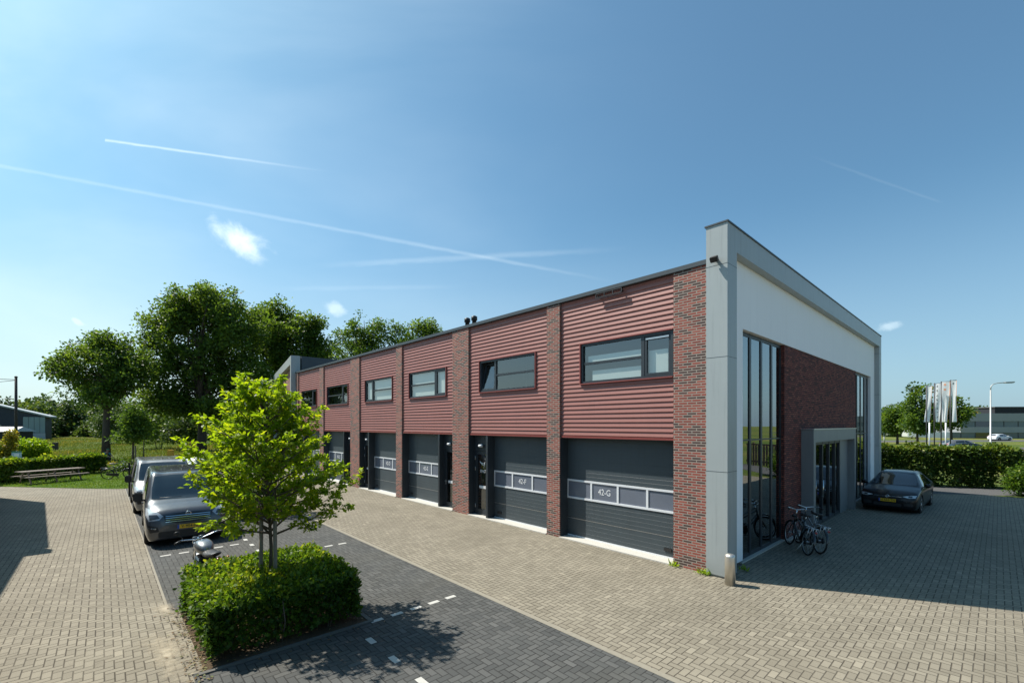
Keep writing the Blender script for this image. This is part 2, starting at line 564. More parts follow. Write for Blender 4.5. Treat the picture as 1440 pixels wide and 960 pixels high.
def text_mesh(name, body, size, mat, parent, M, ext=.002, bold=False):
    cu = bpy.data.curves.new(name, 'FONT')
    cu.body = body
    cu.size = size
    cu.extrude = ext
    cu.align_x = 'CENTER'
    cu.align_y = 'CENTER'
    if bold:
        cu.offset = size * .015
    tmp = bpy.data.objects.new(name, cu)
    COL.objects.link(tmp)
    dg = bpy.context.evaluated_depsgraph_get()
    me = bpy.data.meshes.new_from_object(tmp.evaluated_get(dg))
    bpy.data.objects.remove(tmp)
    me.transform(M)
    me.materials.clear()
    me.name = name
    return put(name, me, mat, parent)


FACE_MY = Matrix.Rotation(R(90), 4, 'X')                                   # text standing up, read from -y
FACE_PX = Matrix.Rotation(R(90), 4, 'Z') @ Matrix.Rotation(R(90), 4, 'X')    # read from +x


def sheet(name, pts, z, mat, parent_site=True):
    """a flat polygon of ground, in site axes"""
    me = bpy.data.meshes.new(name)
    me.from_pydata([(x, y, z) for x, y in pts], [], [tuple(range(len(pts)))])
    bm = bmesh.new(); bm.from_mesh(me)
    bmesh.ops.recalc_face_normals(bm, faces=bm.faces)
    for f in bm.faces:
        if f.normal.z < 0: f.normal_flip()
    bm.to_mesh(me); bm.free()
    o = put(name, me, mat)
    if parent_site:
        o.location = SITE
        o.rotation_euler = (0, 0, SRZ)
    return tag(o, kind='structure')

# ------------------------------------------------------------------ the ground and what is laid on it
gm = MB().add([(-900, -300, 0), (900, -300, 0), (900, 1500, 0), (-900, 1500, 0)], [(0, 1, 2, 3)])
tag(gm.build('ground', 'meadow'), kind='structure')
sheet('paving', [(-34, -2.6), (-27.4, -9.35), (-27.9, -9.9), (-29.0, -10.9), (-33.2, -14.4), (-52, -30), (-52, -60), (50, -60), (50, 30), (4.9, 21.3), (-1, 22.3), (-1, .35), (-34, .35)], .004, 'paving_light')
lw = [W(x, y) for x, y in [(-27.3, -8.6), (-26.4, -2.6), (-60, -2.6), (-52, -14), (-43, -22), (-60, -40), (-51, -31)]]
sheet('lawn', [(-27.35, -9.3), (-29.0, -10.8), (-33.2, -14.3), (-52.5, -30.6), (-64, -30), (-46, -16), (-38, -8.5), (-38, -5.2), (-28.2, -5.2)], .012, 'lawn')
sheet('parking_strip', [(-28, -9.2), (-6.15, -9.2), (-6.15, -8.9), (-3.4, -8.9), (-3.4, -9.2), (28, -9.2), (28, -4.55), (-28, -4.55)], .008, 'paving_dark')
e_ = sheet('paving_edge', [(-28, -4.55), (28, -4.55), (28, -4.45), (-28, -4.45)], .012, 'edge_brick')
sheet('paving_edge', [(-28, -9.235), (-6.2, -9.235), (-6.2, -9.195), (-28, -9.195)], .012, 'edge_brick')
sheet('asphalt_path', [(-1, 19.6), (1.6, 19.9), (5.3, 22.6), (12, 29.5), (10, 31), (4.3, 25.2), (-1, 22.3)], .008, 'asphalt')


def marks():
    for x0 in (-3.28, -8.66, -14.0, 2.1):
        for k in range(5):
            y = -5.05 - .385 * k
            yield (x0 - .05, x0 + .05, y - .11, y + .11)
        if x0 == -8.66 or x0 == -14.0:
            for k in range(5):
                y = -7.35 - .385 * k
                yield (x0 - 1.94 - .05, x0 - 1.94 + .05, y - .11, y + .11)
    for k in range(-16, 14):
        x = -2.65 + .76 * k
        if -6.2 < x < -3.0 or -16.9 < x < -14.2:
            continue
        yield (x - .11, x + .11, -7.04, -6.94)


mk = MB()
for a, b, c, d in marks():
    mk.add([(a, c, .0125), (b, c, .0125), (b, d, .0125), (a, d, .0125)], [(0, 1, 2, 3)])
tag(mk.build('bay_markings', 'mark_white', None, 0, SITE, SRZ), kind='structure')


def blotch(name, cx, cy, rx, ry, z, mat, seed, ang=0.0):
    rg = random.Random(seed)
    pts = []
    for k in range(40):
        a = 2 * PI * k / 40
        r = 1 + .16 * math.sin(3 * a + seed) + .12 * math.sin(5 * a + 2 * seed) + rg.uniform(-.1, .1)
        x, y = rx * r * math.cos(a), ry * r * math.sin(a)
        pts.append((cx + x * math.cos(ang) - y * math.sin(ang), cy + x * math.sin(ang) + y * math.cos(ang)))
    return sheet(name, pts, z, mat)


def sand_mat():
    m, t = new_mat('sand')
    ob = t.n('ShaderNodeTexCoord').outputs['Object']
    g = t.n('ShaderNodeAttribute', attribute_name='edge').outputs['Fac']
    a = t.smooth(t.m('ADD', t.m('MULTIPLY', t.noise(ob, 5, 6, .7), 1.1), t.m('MULTIPLY', g, .9)), .75, 1.75)
    b = t.n('ShaderNodeBsdfPrincipled', {'Base Color': t.mix(t.noise(ob, 30, 4), (.36, .30, .21), (.56, .49, .37)), 'Roughness': .95})
    tr = t.n('ShaderNodeBsdfTransparent')
    out(t, t.n('ShaderNodeMixShader', {0: a, 1: tr.outputs[0], 2: b.outputs[0]}).outputs[0])
    MATS['sand'] = m


sand_mat()


def sand(cx, cy, rx, ry, seed, ang=0.0):
    """loose sand swept thin over the paving: thick in the middle, nothing at the rim"""
    vs, fs, ed = [(cx, cy, .016)], [], [1.0]
    n, rings = 36, 5
    for j in range(1, rings + 1):
        for k in range(n):
            a = 2 * PI * k / n
            r = j / rings * (1 + .2 * math.sin(3 * a + seed) + .12 * math.sin(7 * a + seed * 2))
            x, y = rx * r * math.cos(a), ry * r * math.sin(a)
            vs.append((cx + x * math.cos(ang) - y * math.sin(ang), cy + x * math.sin(ang) + y * math.cos(ang), .016))
            ed.append(1 - j / rings)
    for k in range(n):
        fs.append((0, 1 + k, 1 + (k + 1) % n))
    for j in range(rings - 1):
        for k in range(n):
            k2 = (k + 1) % n
            fs.append((1 + j * n + k, 1 + (j + 1) * n + k, 1 + (j + 1) * n + k2, 1 + j * n + k2))
    me = bpy.data.meshes.new('sand')
    me.from_pydata(vs, [], fs)
    at = me.attributes.new('edge', 'FLOAT', 'POINT')
    at.data.foreach_set('value', ed)
    o = put('sand', me, 'sand', None, SITE, SRZ)
    return tag(o, kind='structure')


sand(-6.35, -9.25, .75, .28, 1.0, .1)
sand(-4.3, -9.4, 1.5, .35, 2.0, .03)


# ------------------------------------------------------------------ the long brick and metal building
bld = thing('business_building', 'long two storey building of red brick piers and ribbed red metal with anthracite garage doors', 'building', SITE, SRZ)
PIERS = [(-1.30, -.47), (-5.48, -4.94), (-10.55, -9.50), (-15.15, -14.59), (-20.40, -19.22), (-25.19, -24.51), (-29.95, -29.40)]
BAYS = [(-4.94, -1.30), (-9.50, -5.48), (-14.59, -10.55), (-19.22, -15.15), (-24.51, -20.40), (-29.40, -25.19)]
WINS = [(-4.17, -1.33), (-8.88, -6.02), (-13.99, -11.06), (-18.59, -15.62), (-24.0, -20.85), (-28.75, -25.85)]
ROOF_Z, CLAD_Z, OPEN_Z = 7.10, 7.06, 3.02
WZ0, WZ1 = 4.58, 5.72
LEN, DEEP = 29.95, 19.0
PIER_Y, CLAD_Y, DOOR_Y = .075, .125, .44

for a, b in PIERS:
    mb = MB().box(a, b, PIER_Y, DOOR_Y + .25, 0.0, CLAD_Z)
    mb.build('brick_pier', 'brick', bld, .004)


def rib_profile(z0, z1, y, p=.1262):
    """points (y, z) of the ribbed sheet from bottom to top"""
    pts = []
    n = int(math.ceil((z1 - z0) / p))
    for k in range(n):
        b = z0 + k * p
        for yy, zz in ((y + .024, b), (y + .023, b + .010), (y + .002, b + .018), (y, b + .024), (y + .002, b + .036), (y + .021, b + .114)):
            if zz < z1:
                pts.append((yy, zz))
    pts.append((y + .017, z1))
    return pts


def rib_strip(mb, x0, x1, z0, z1, y):
    pts = rib_profile(z0, z1, y)
    vs = []
    for yy, zz in pts:
        vs += [(x0, yy, zz), (x1, yy, zz)]
    mb.add(vs, [(2 * i, 2 * i + 1, 2 * i + 3, 2 * i + 2) for i in range(len(pts) - 1)])


PIT = .1262
Z_LO = OPEN_Z + .05
wz0 = Z_LO + PIT * round((WZ0 - Z_LO) / PIT)
wz1 = Z_LO + PIT * round((WZ1 - Z_LO) / PIT)
for i, ((a, b), (wa, wb)) in enumerate(zip(BAYS, WINS)):
    mb = MB()
    a_, b_ = a + .012, b - .004
    rib_strip(mb, a_, b_, Z_LO, wz0, CLAD_Y)
    rib_strip(mb, a_, b_, wz1, CLAD_Z, CLAD_Y)
    rib_strip(mb, a_, wa, wz0, wz1, CLAD_Y)
    if b_ - wb > .05:
        rib_strip(mb, wb, b_, wz0, wz1, CLAD_Y)
    cl = mb.build('metal_cladding', 'cladding_red', bld)
    tr = MB().box(a_, b_, CLAD_Y - .012, CLAD_Y + .10, OPEN_Z - .004, Z_LO)
    tr.build('base_trim', 'cladding_trim', cl)
    # soffit of the recess
    MB().box(a_, b_, CLAD_Y + .02, DOOR_Y + .2, OPEN_Z - .02, OPEN_Z + .002).build('recess_soffit', 'anthracite', cl)
    # upper window
    fr = MB()
    y0, y1 = CLAD_Y - .02, CLAD_Y + .13
    fw = .065
    wbb = min(wb, b - .006)
    for bx in ((wa, wa + fw, wz0, wz1), (wbb - fw, wbb, wz0, wz1), (wa + fw, wbb - fw, wz0, wz0 + fw), (wa + fw, wbb - fw, wz1 - fw, wz1)):
        fr.box(bx[0], bx[1], y0 + .03, y1, bx[2], bx[3])
    right = i in (0, 2, 4, 5)
    cw = .78
    mx = (wbb - fw - cw) if right else (wa + fw + cw)
    fr.box(mx - .05, mx + .05, y0 + .045, y1, wz0 + fw, wz1 - fw)
    fx0, fx1 = (wa + fw, mx - .05) if right else (mx + .05, wbb - fw)
    zm = (wz0 + wz1) / 2
    fr.box(fx0, fx1, y0 + .05, y1 - .02, zm - .032, zm + .032)
    wn = fr.build('window', 'anthracite', bld, .004)
    sf = MB()
    for bx in ((wa - .03, wa, wz0 - .03, wz1 + .03), (wbb, wbb + .03, wz0 - .03, wz1 + .03)):
        if bx[1] < b:
            sf.box(bx[0], bx[1], y0 - .012, y1 - .02, bx[2], bx[3])
    sf.box(wa, wbb, y0 - .012, y1 - .02, wz1, wz1 + .03)
    sf.box(wa, wbb, y0 - .03, y1 - .02, wz0 - .03, wz0)
    sf.build('window_surround', 'cladding_trim', wn)
    py = y0 + .085
    pn = MB()
    pn.add([(fx0, py, wz0 + fw), (fx1, py, wz0 + fw), (fx1, py, wz1 - fw), (fx0, py, wz1 - fw)], [(0, 1, 2, 3)])
    pn.build('pane', 'glass', wn)
    cx0, cx1 = (mx + .05, wbb - fw) if right else (wa + fw, mx - .05)
    sash = MB()
    s_ = .055
    cz0, cz1 = wz0 + fw + .008, wz1 - fw - .008
    cx0 += .008; cx1 -= .008
    for bx in ((cx0, cx0 + s_, cz0, cz1), (cx1 - s_, cx1, cz0, cz1), (cx0 + s_, cx1 - s_, cz0, cz0 + s_), (cx0 + s_, cx1 - s_, cz1 - s_, cz1)):
        sash.box(bx[0], bx[1], .0, .06, bx[2], bx[3])
    pan = MB().add([(cx0 + s_, .03, cz0 + s_), (cx1 - s_, .03, cz0 + s_), (cx1 - s_, .03, cz1 - s_), (cx0 + s_, .03, cz1 - s_)], [(0, 1, 2, 3)])
    tilt = R(11) if i == 1 else 0.0          # one sash stands open, hinged at the bottom
    for bb in (sash, pan):
        q = []
        for x, y, z in bb.v:
            dz = z - cz0
            q.append((x, y0 + .05 + y * math.cos(tilt) + dz * math.sin(tilt), cz0 + dz * math.cos(tilt) - y * math.sin(tilt)))
        bb.v = q
    sash.build('sash', 'anthracite', wn, .003)
    pan.build('pane', 'glass', wn)
    if i in (0, 1, 2, 3):
        gr = MB().box(cx0 + .04, cx1 - .04, y0 + .02, y0 + .045, cz1 - .03 - s_, cz1 - s_ + .01)
        if i == 0:
            gr.build('trickle_vent', 'aluminium', wn)
    # blinds and the room behind
    if i in (2, 3):
        MB().box(wa + fw, wbb - fw, y1 + .002, y1 + .008, wz0 + .02, wz1 - .02).build('blind', 'blind', wn)
    if i == 0:
        bl = MB()
        bl.box(wa + fw + .1, mx - .1, y1 + .002, y1 + .006, zm + .05, zm + .22)
        bl.box(wa + fw + .25, mx - .08, y1 + .002, y1 + .006, wz0 + .02, wz0 + .36)
        bl.box(mx + .12, wbb - .2, y1 + .002, y1 + .006, wz0 + .08, wz1 - .42)
        bl.build('blind', 'blind', wn)

# inner rooms so that the glass has something behind it
ib = MB()
ib.box(-LEN + .1, -.6, 3.2, 3.3, 3.1, 6.9)
ib.box(-LEN + .1, -.6, DOOR_Y + .3, 3.2, 3.12, 3.3)
ib.box(-LEN + .1, -.6, DOOR_Y + .02, 3.2, 6.75, 6.85)
for a, b in PIERS[1:]:
    ib.box(a + .1, b - .1, DOOR_Y + .3, 3.2, 3.3, 6.75)
ib.build('upper_rooms', 'interior_pale', bld)
for k in range(9):
    MB().box(-2.4 - k * 3.1, -1.5 - k * 3.1, 1.1, 1.9, 6.735, 6.748).build('ceiling_panel', 'white_metal', bld)

# ground floor: garage doors, doors, fins, thresholds
NUM = ['42-G', '42-F', '42-E', '42-D', '42-C', '42-B']
SIDE = [None, 'L', 'R', 'L', 'R', 'L']
for i, (a, b) in enumerate(BAYS):
    ga, gb = a, b
    if SIDE[i] == 'L':
        da, db = a + .02, a + .98
        fin = (a + .98, a + 1.09)
        ga = a + 1.09
    elif SIDE[i] == 'R':
        da, db = b - .98, b - .02
        fin = (b - 1.09, b - .98)
        gb = b - 1.09
    dm = MB()
    yq = DOOR_Y
    sect = [(.06, .57), (.575, 1.165), (1.755, 2.33), (2.335, OPEN_Z - .02)]
    for z0, z1 in sect:
        n = max(1, round((z1 - z0) / .115))
        h = (z1 - z0) / n
        vs, fs = [], []
        k = 0
        for r in range(n):
            zb, zt = z0 + r * h, z0 + (r + 1) * h
            for yy, zz in ((yq + .0025, zb), (yq, zb + .004), (yq, zt - .004), (yq + .0025, zt)):
                vs += [(ga, yy, zz), (gb, yy, zz)]
        m_ = len(vs) // 2
        fs = [(2 * q, 2 * q + 1, 2 * q + 3, 2 * q + 2) for q in range(m_ - 1)]
        dm.add(vs, fs)
    dm.box(ga, gb, yq + .012, yq + .05, .03, OPEN_Z - .01)
    gd = dm.build('garage_door', 'door_grey', bld)
    MB().box(ga, gb, yq - .012, yq + .011, .035, .07).build('bottom_rail', 'white_metal', gd)
    MB().box(ga, gb, yq - .003, yq + .010, .566, .580).build('seam', 'aluminium', gd)
    zs0, zs1 = 1.17, 1.75
    nw = 4 if gb - ga > 3.2 else 3
    pw = (gb - ga) / nw
    st = MB()
    st.box(ga, gb, yq - .02, yq + .011, zs0, zs0 + .055)
    st.box(ga, gb, yq - .02, yq + .011, zs1 - .055, zs1)
    for k in range(nw + 1):
        x = ga + k * pw
        st.box(max(ga, x - .03), min(gb, x + .03), yq - .018, yq + .011, zs0 + .055, zs1 - .055)
    st.build('window_strip', 'white_metal', gd)
    for k in range(nw):
        x0, x1 = ga + k * pw + .03, ga + (k + 1) * pw - .03
        if k == 0: x0 = ga + .03
        q = MB().add([(x0, yq + .004, zs0 + .055), (x1, yq + .004, zs0 + .055), (x1, yq + .004, zs1 - .055), (x0, yq + .004, zs1 - .055)], [(0, 1, 2, 3)])
        q.build('pane', 'door_pane', gd)
    kx = 1
    cx = ga + (kx + .5) * pw
    text_mesh('door_number', NUM[i], .245, 'sticker_white', gd, Matrix.Translation((cx, yq, (zs0 + zs1) / 2)) @ FACE_MY @ Matrix.Diagonal((.86, 1, 1, 1)))
    hx = gb - .33 if i in (0, 2, 4) else ga + .30
    if i > 0: hx = ga + .28
    MB().box(hx - .11, hx + .11, yq - .025, yq - .001, .20, .29).build('handle', 'black_plastic', gd, .01)
    MB().box(a + .004, b - .004, .03, yq + .2, .0, .034).build('threshold', 'concrete_pale', bld)
    # jamb linings beside the piers
    jm = MB()
    jm.box(a, a + .012, PIER_Y + .03, yq, .036, OPEN_Z - .025)
    jm.build('jamb_lining', 'anthracite', bld)
    jm = MB()
    jm.box(b - .012, b, PIER_Y + .03, yq, .036, OPEN_Z - .025)
    jm.build('jamb_lining', 'anthracite', bld)
    if SIDE[i]:
        MB().box(fin[0], fin[1], PIER_Y + .04, yq + .06, .036, OPEN_Z - .022).build('door_fin', 'anthracite', bld, .004)
        fr = MB()
        d0, d1 = da, db
        zt = OPEN_Z - .025
        y0, y1 = yq - .10, yq - .02
        fr.box(d0, d0 + .07, y0, y1, .04, zt)
        fr.box(d1 - .07, d1, y0, y1, .04, zt)
        fr.box(d0 + .07, d1 - .07, y0, y1, 2.42, zt)
        fr.box(d0 + .07, d1 - .07, y0, y1, .04, .12)
        pdo = fr.build('entry_door', 'anthracite', bld, .004)
        lf = MB()
        hinge_left = SIDE[i] == 'L'
        for bx in ((d0 + .075, d0 + .18, .13, 2.41), (d1 - .18, d1 - .075, .13, 2.41), (d0 + .18, d1 - .18, .13, .24), (d0 + .18, d1 - .18, 2.29, 2.41)):
            lf.box(bx[0], bx[1], y0 + .012, y1 - .01, bx[2], bx[3])
        lf.build('door_leaf', 'anthracite', pdo, .003)
        gp = MB().add([(d0 + .18, y0 + .05, .24), (d1 - .18, y0 + .05, .24), (d1 - .18, y0 + .05, 2.29), (d0 + .18, y0 + .05, 2.29)], [(0, 1, 2, 3)])
        gp.build('pane', 'glass', pdo)
        MB().box(d0 + .28, d1 - .28, y0 + .02, y0 + .048, 1.02, 1.12).build('letter_slot', 'white_metal', pdo, .004)
        hxx = d1 - .13 if hinge_left else d0 + .13
        hb = MB().box(hxx - .02, hxx + .02, y0 + .0, y0 + .011, .95, 1.15)
        hb.tube([(hxx, y0, 1.1), (hxx, y0 - .05, 1.1), (hxx + (-.13 if hinge_left else .13), y0 - .05, 1.1)], .011, 6)
        hb.build('handle', 'aluminium', pdo)
        hgx = d0 + .075 if hinge_left else d1 - .075
        for hz in (.35, 1.75, 2.15):
            MB().tube([(hgx, y0 - .012, hz - .07), (hgx, y0 - .012, hz + .07)], .012, 6).build('hinge', 'aluminium', pdo)
        lm = MB().tube([((d0 + d1) / 2, y0 + .0, 2.66), ((d0 + d1) / 2, y0 - .06, 2.66)], .03, 8)
        lm.tube([((d0 + d1) / 2 - .09, y0 - .07, 2.62), ((d0 + d1) / 2 + .09, y0 - .07, 2.62)], .055, 10)
        lm.build('door_lamp', 'white_metal', pdo)
        if i == 1:
            text_mesh('door_lettering', 'ENGY', .155, 'sticker_white', pdo, Matrix.Translation(((d0 + d1) / 2 + .02, y0 + .044, 1.66)) @ FACE_MY)
            lg = MB()
            c0 = Vector(((d0 + d1) / 2, y0 + .044, 1.92))
            for p in ([(-.20, .10), (-.10, .05), (.02, .03), (.12, .08)], [(-.16, .06), (-.02, -.02), (.08, -.02)], [(.08, .02), (.06, -.06), (.04, -.14)], [(.06, .06), (.12, .0)]):
                lg.tube([(c0.x + u, c0.y, c0.z + v) for u, v in p], .012, 5)
            lg.build('door_logo', 'sticker_white', pdo)
        # a dim hall behind the door
        MB().box(da - .0, db + .0, 2.2, 2.25, .04, 2.95).build('hall_wall', 'interior_pale', pdo)

# coping, roof and the pipes on it
cp = MB()
cp.box(-LEN - .02, -.475, -.0 + PIER_Y - .035, .42, CLAD_Z + .002, CLAD_Z + .115)
cp.build('coping', 'coping', bld, .006)
MB().box(-LEN, -.3, .4, DEEP - .3, CLAD_Z - .1, CLAD_Z + .02).build('roof', 'roofing', bld)
MB().box(-LEN, -.3, DEEP - .3, DEEP - .02, 0, CLAD_Z).build('rear_wall', 'brick', bld)
MB().box(-LEN, -LEN + .1, .42, DEEP - .3, 0, CLAD_Z - .101).build('far_end_wall', 'brick', bld)
for x in (-10.3, -9.85):
    pb = MB().lathe([(.085, CLAD_Z + .02), (.085, CLAD_Z + .42), (.12, CLAD_Z + .42), (.12, CLAD_Z + .56), (.05, CLAD_Z + .60)], (x, .62, 0), 'z', 12)
    pb.build('roof_pipe', 'black_plastic', bld)
# black grille standing off the top of the first bay
gl = MB()
gx0, gx1, gz0, gz1, gy = -3.55, -2.72, CLAD_Z - .16, CLAD_Z - .02, CLAD_Y - .12
for bx in ((gx0, gx1, gz0, gz0 + .025), (gx0, gx1, gz1 - .025, gz1)):
    gl.box(bx[0], bx[1], gy, gy + .03, bx[2], bx[3])
for k in range(4):
    x = gx0 + k * (gx1 - gx0) / 3
    gl.box(x - .012, x + .012, gy, gy + .03, gz0 + .025, gz1 - .025)
for x in (gx0 + .05, gx1 - .05):
    gl.box(x - .015, x + .015, gy + .03, CLAD_Y + .03, gz0 + .05, gz0 + .08)
gl.build('bracket_frame', 'black_plastic', bld)

# the tall grey frame round the end wall
FZ, FB = 7.86, 7.31
fm = MB()
fm.box(-.47, 0, 0, .52, .05, FZ)
fm.box(-.47, 0, DEEP - .52, DEEP, .05, FZ)
fm.box(-.47, 0, .52, DEEP - .52, FB, FZ)
fm.box(-.44, -.03, .03, .49, 0, .05)
fm.box(-.44, -.03, DEEP - .49, DEEP - .03, 0, .05)
ff = fm.build('end_frame', 'frame_grey', bld)
jn = MB()
for z in (2.35, 4.9, 6.95):
    jn.box(-.472, .002, -.002, .522, z, z + .010)
for z in (2.35, 4.9, 6.95):
    jn.box(-.472, .002, DEEP - .522, DEEP + .002, z, z + .01)
jn.build('panel_joint', 'coping', ff)
MB().box(-.50, .02, -.02, DEEP + .02, FZ + .002, FZ + .035).build('frame_capping', 'coping', ff)
MB().box(-.30, -.005, .5, .512, .06, FB).build('inner_lining', 'coping', ff) if False else None

WX = -.20                      # white render plane
GX = -.33                      # glazing plane
gA, gB = (1.41, 4.62), (14.25, 17.5)
GZ = 5.74
wr = MB()
wr.box(WX - .3, WX, .52, DEEP - .52, GZ, FB - .003)
wr.box(WX - .3, WX, .52, gA[0], .10, GZ)
wr.box(WX - .3, WX, gB[1], DEEP - .52, .10, GZ)
wr.build('white_render_wall', 'white_render', bld)
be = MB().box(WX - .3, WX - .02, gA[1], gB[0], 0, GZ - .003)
be.build('end_brick_wall', 'brick_end_shaded', bld)


def curtain(y0, y1):
    fr = MB()
    n = 4
    pw = (y1 - y0) / n
    for k in range(n + 1):
        y = y0 + k * pw
        fr.box(GX - .08, GX + .022, max(y0, y - .06), min(y1, y + .06), .03, GZ - .003)
    for k in range(n):
        ya, yb = y0 + k * pw + .06, y0 + (k + 1) * pw - .06
        for z0, z1 in ((.03, .12), (GZ - .10, GZ - .003), (2.99, 3.03)):
            fr.box(GX - .07, GX + .018, ya, yb, z0, z1)
    o = fr.build('end_glazing', 'anthracite', bld)
    for k in range(n):
        ya, yb = y0 + k * pw + .06, y0 + (k + 1) * pw - .06
        for z0, z1 in ((.12, 2.99), (3.03, GZ - .10)):
            MB().add([(GX, ya, z0), (GX, yb, z0), (GX, yb, z1), (GX, ya, z1)], [(0, 1, 2, 3)]).build('pane', 'glass_dark', o)
    MB().box(GX + .022, GX + .12, y0, y1, .0, .04).build('plinth', 'concrete', o)
    return o


curtain(*gA)
curtain(*gB)
# dim interior behind the end glazing
ii = MB()
ii.box(-6, -5.9, .7, DEEP - .6, .05, 6.9)
ii.box(-5.9, -.5, .75, DEEP - .6, .0, .03)
ii.box(-5.9, -.55, .75, DEEP - .6, 3.1, 3.35)
ii.box(-5.9, -.55, .75, DEEP - .6, 6.7, 6.8)
ii.build('end_rooms', 'interior_dark', bld)

# entrance portal
pa, pb_, px1 = 6.25, 12.35, .12
pm = MB()
pm.box(WX - .02, px1, pa, pa + .24, 0, 3.24)
pm.box(WX - .02, px1, pb_ - .24, pb_, 0, 3.24)
pm.box(WX - .02, px1, pa + .24, pb_ - .24, 2.84, 3.24)
po = pm.build('entrance_portal', 'frame_grey_shaded', bld, .005)
MB().box(WX - .02, px1 + .02, pa - .02, pb_ + .02, 3.242, 3.275).build('portal_capping', 'aluminium', po)
dr = MB()
dx = WX + .012
ys = [pa + .24, 7.35, 8.25, 9.15, 10.0, 10.7]
for y in ys:
    dr.box(dx, dx + .09, y, y + .09, .02, 2.838)
dr.box(dx, dx + .08, pa + .24, 10.75, 2.72, 2.838)
dr.box(dx, dx + .08, pa + .24, 10.75, .02, .12)
do = dr.build('entrance_door', 'anthracite', bld)
for ya, yb in zip(ys[:-1], ys[1:]):
    MB().add([(dx + .04, ya + .09, .12), (dx + .04, yb, .12), (dx + .04, yb, 2.70), (dx + .04, ya + .09, 2.70)], [(0, 1, 2, 3)]).build('pane', 'glass_dark', do)
MB().box(WX + .001, WX + .10, 10.8, pb_ - .24, .0, 2.838).build('side_panel', 'frame_grey_shaded', do)
hh = MB().tube([(dx + .14, 8.15, .9), (dx + .14, 8.15, 1.5)], .016, 8).tube([(dx + .09, 8.15, .95), (dx + .14, 8.15, .95)], .01, 6).tube([(dx + .09, 8.15, 1.45), (dx + .14, 8.15, 1.45)], .01, 6)
hh.build('handle', 'chrome', do)
MB().box(WX - .0, -.1, gA[1], pa, .0, .04).build('wall_plinth', 'concrete', bld)


def floodlight(x, y, z, face):
    m_ = MB()
    c = Vector((x, y, z))
    if face == 'front':
        m_.tube([c, c + Vector((0, -.10, 0))], .035, 8)
        m_.obox(Matrix.Translation(c + Vector((0, -.13, -.02))) @ Matrix.Rotation(R(35), 4, 'X'), .16, .10, .12)
    else:
        m_.tube([c, c + Vector((0, .14, 0))], .035, 8)
        m_.obox(Matrix.Translation(c + Vector((0, .24, -.02))) @ Matrix.Rotation(R(-30), 4, 'X'), .2, .22, .13)
    m_.build('floodlight', 'black_plastic', bld, .01)


floodlight(-.235, 0, 7.08, 'front')
floodlight(-.2, DEEP, 6.85, 'side')

# ------------------------------------------------------------------ the next block, its end turned away, behind the young tree
nb_o = W(-30.05, 0.05)
d_ = Vector((-.628, 1.0, 0)).normalized()
nb_rz = math.atan2(-d_.y, -d_.x)                        # local +x points back towards the camera, -x runs away
nb = thing('neighbouring_building', 'grey framed gable end of the next brick block, behind the crown of the young tree', 'building', nb_o, nb_rz)
NZ, NL = 8.35, 15.5
f2 = MB()
f2.box(-.5, 0, -.25, .35, 0, NZ)
f2.box(-NL, -NL + .5, -.25, .35, 0, NZ)
f2.box(-NL + .5, -.5, -.25, .35, NZ - .6, NZ)
f2.build('end_frame', 'frame_grey', nb)
MB().box(-NL + .5, -.5, .05, .5, 5.9, NZ - .6).build('brick_wall', 'brick', nb)
cg = MB()
for k in range(13):
    x = -.5 - k * (NL - 1.0) / 12
    cg.box(x - .05, x + .05, .0, .16, 0, 5.9)
cg.box(-NL + .5, -.5, .02, .15, 3.0, 3.15)
cgo = cg.build('end_glazing', 'anthracite', nb)
MB().add([(-NL + .5, .1, 0), (-.5, .1, 0), (-.5, .1, 5.9), (-NL + .5, .1, 5.9)], [(0, 1, 2, 3)]).build('pane', 'door_pane', cgo)
# side of its raised frame seen above the main roof, running along the main building's end
dirv = (W(-30.05, 15) - nb_o)
M_ = Matrix.Rotation(-nb_rz, 4, 'Z')
pe = M_ @ Vector((dirv.x, dirv.y, 0))
pn_ = Vector((-pe.y, pe.x, 0)).normalized() * .3
mb = MB()
st_ = Vector((0, 0, 0)) + pe.normalized() * .45
vs = [st_ - pn_ * .1, st_ + pn_, pe + pn_, pe - pn_ * .1]
mb.add([(p.x, p.y, 0) for p in vs] + [(p.x, p.y, NZ) for p in vs], [(0, 1, 2, 3), (4, 5, 6, 7), (0, 1, 5, 4), (1, 2, 6, 5), (2, 3, 7, 6), (3, 0, 4, 7)])
mb.build('side_wall', 'coping', nb)

# ------------------------------------------------------------------ the row opposite, beside the photographer: its shadow falls on the paving at left
op = thing('opposite_building', 'flat roofed row opposite, out of the picture, shading the left paving', 'building', SITE, SRZ)
OY = -13.9
def prism(x0, y0, x1, y1, yb, z0, z1):
    return MB().add([(x0, y0, z0), (x1, y1, z0), (x1, yb, z0), (x0, yb, z0), (x0, y0, z1), (x1, y1, z1), (x1, yb, z1), (x0, yb, z1)],
                    [(0, 1, 2, 3), (4, 5, 6, 7), (0, 1, 5, 4), (1, 2, 6, 5), (2, 3, 7, 6), (3, 0, 4, 7)])


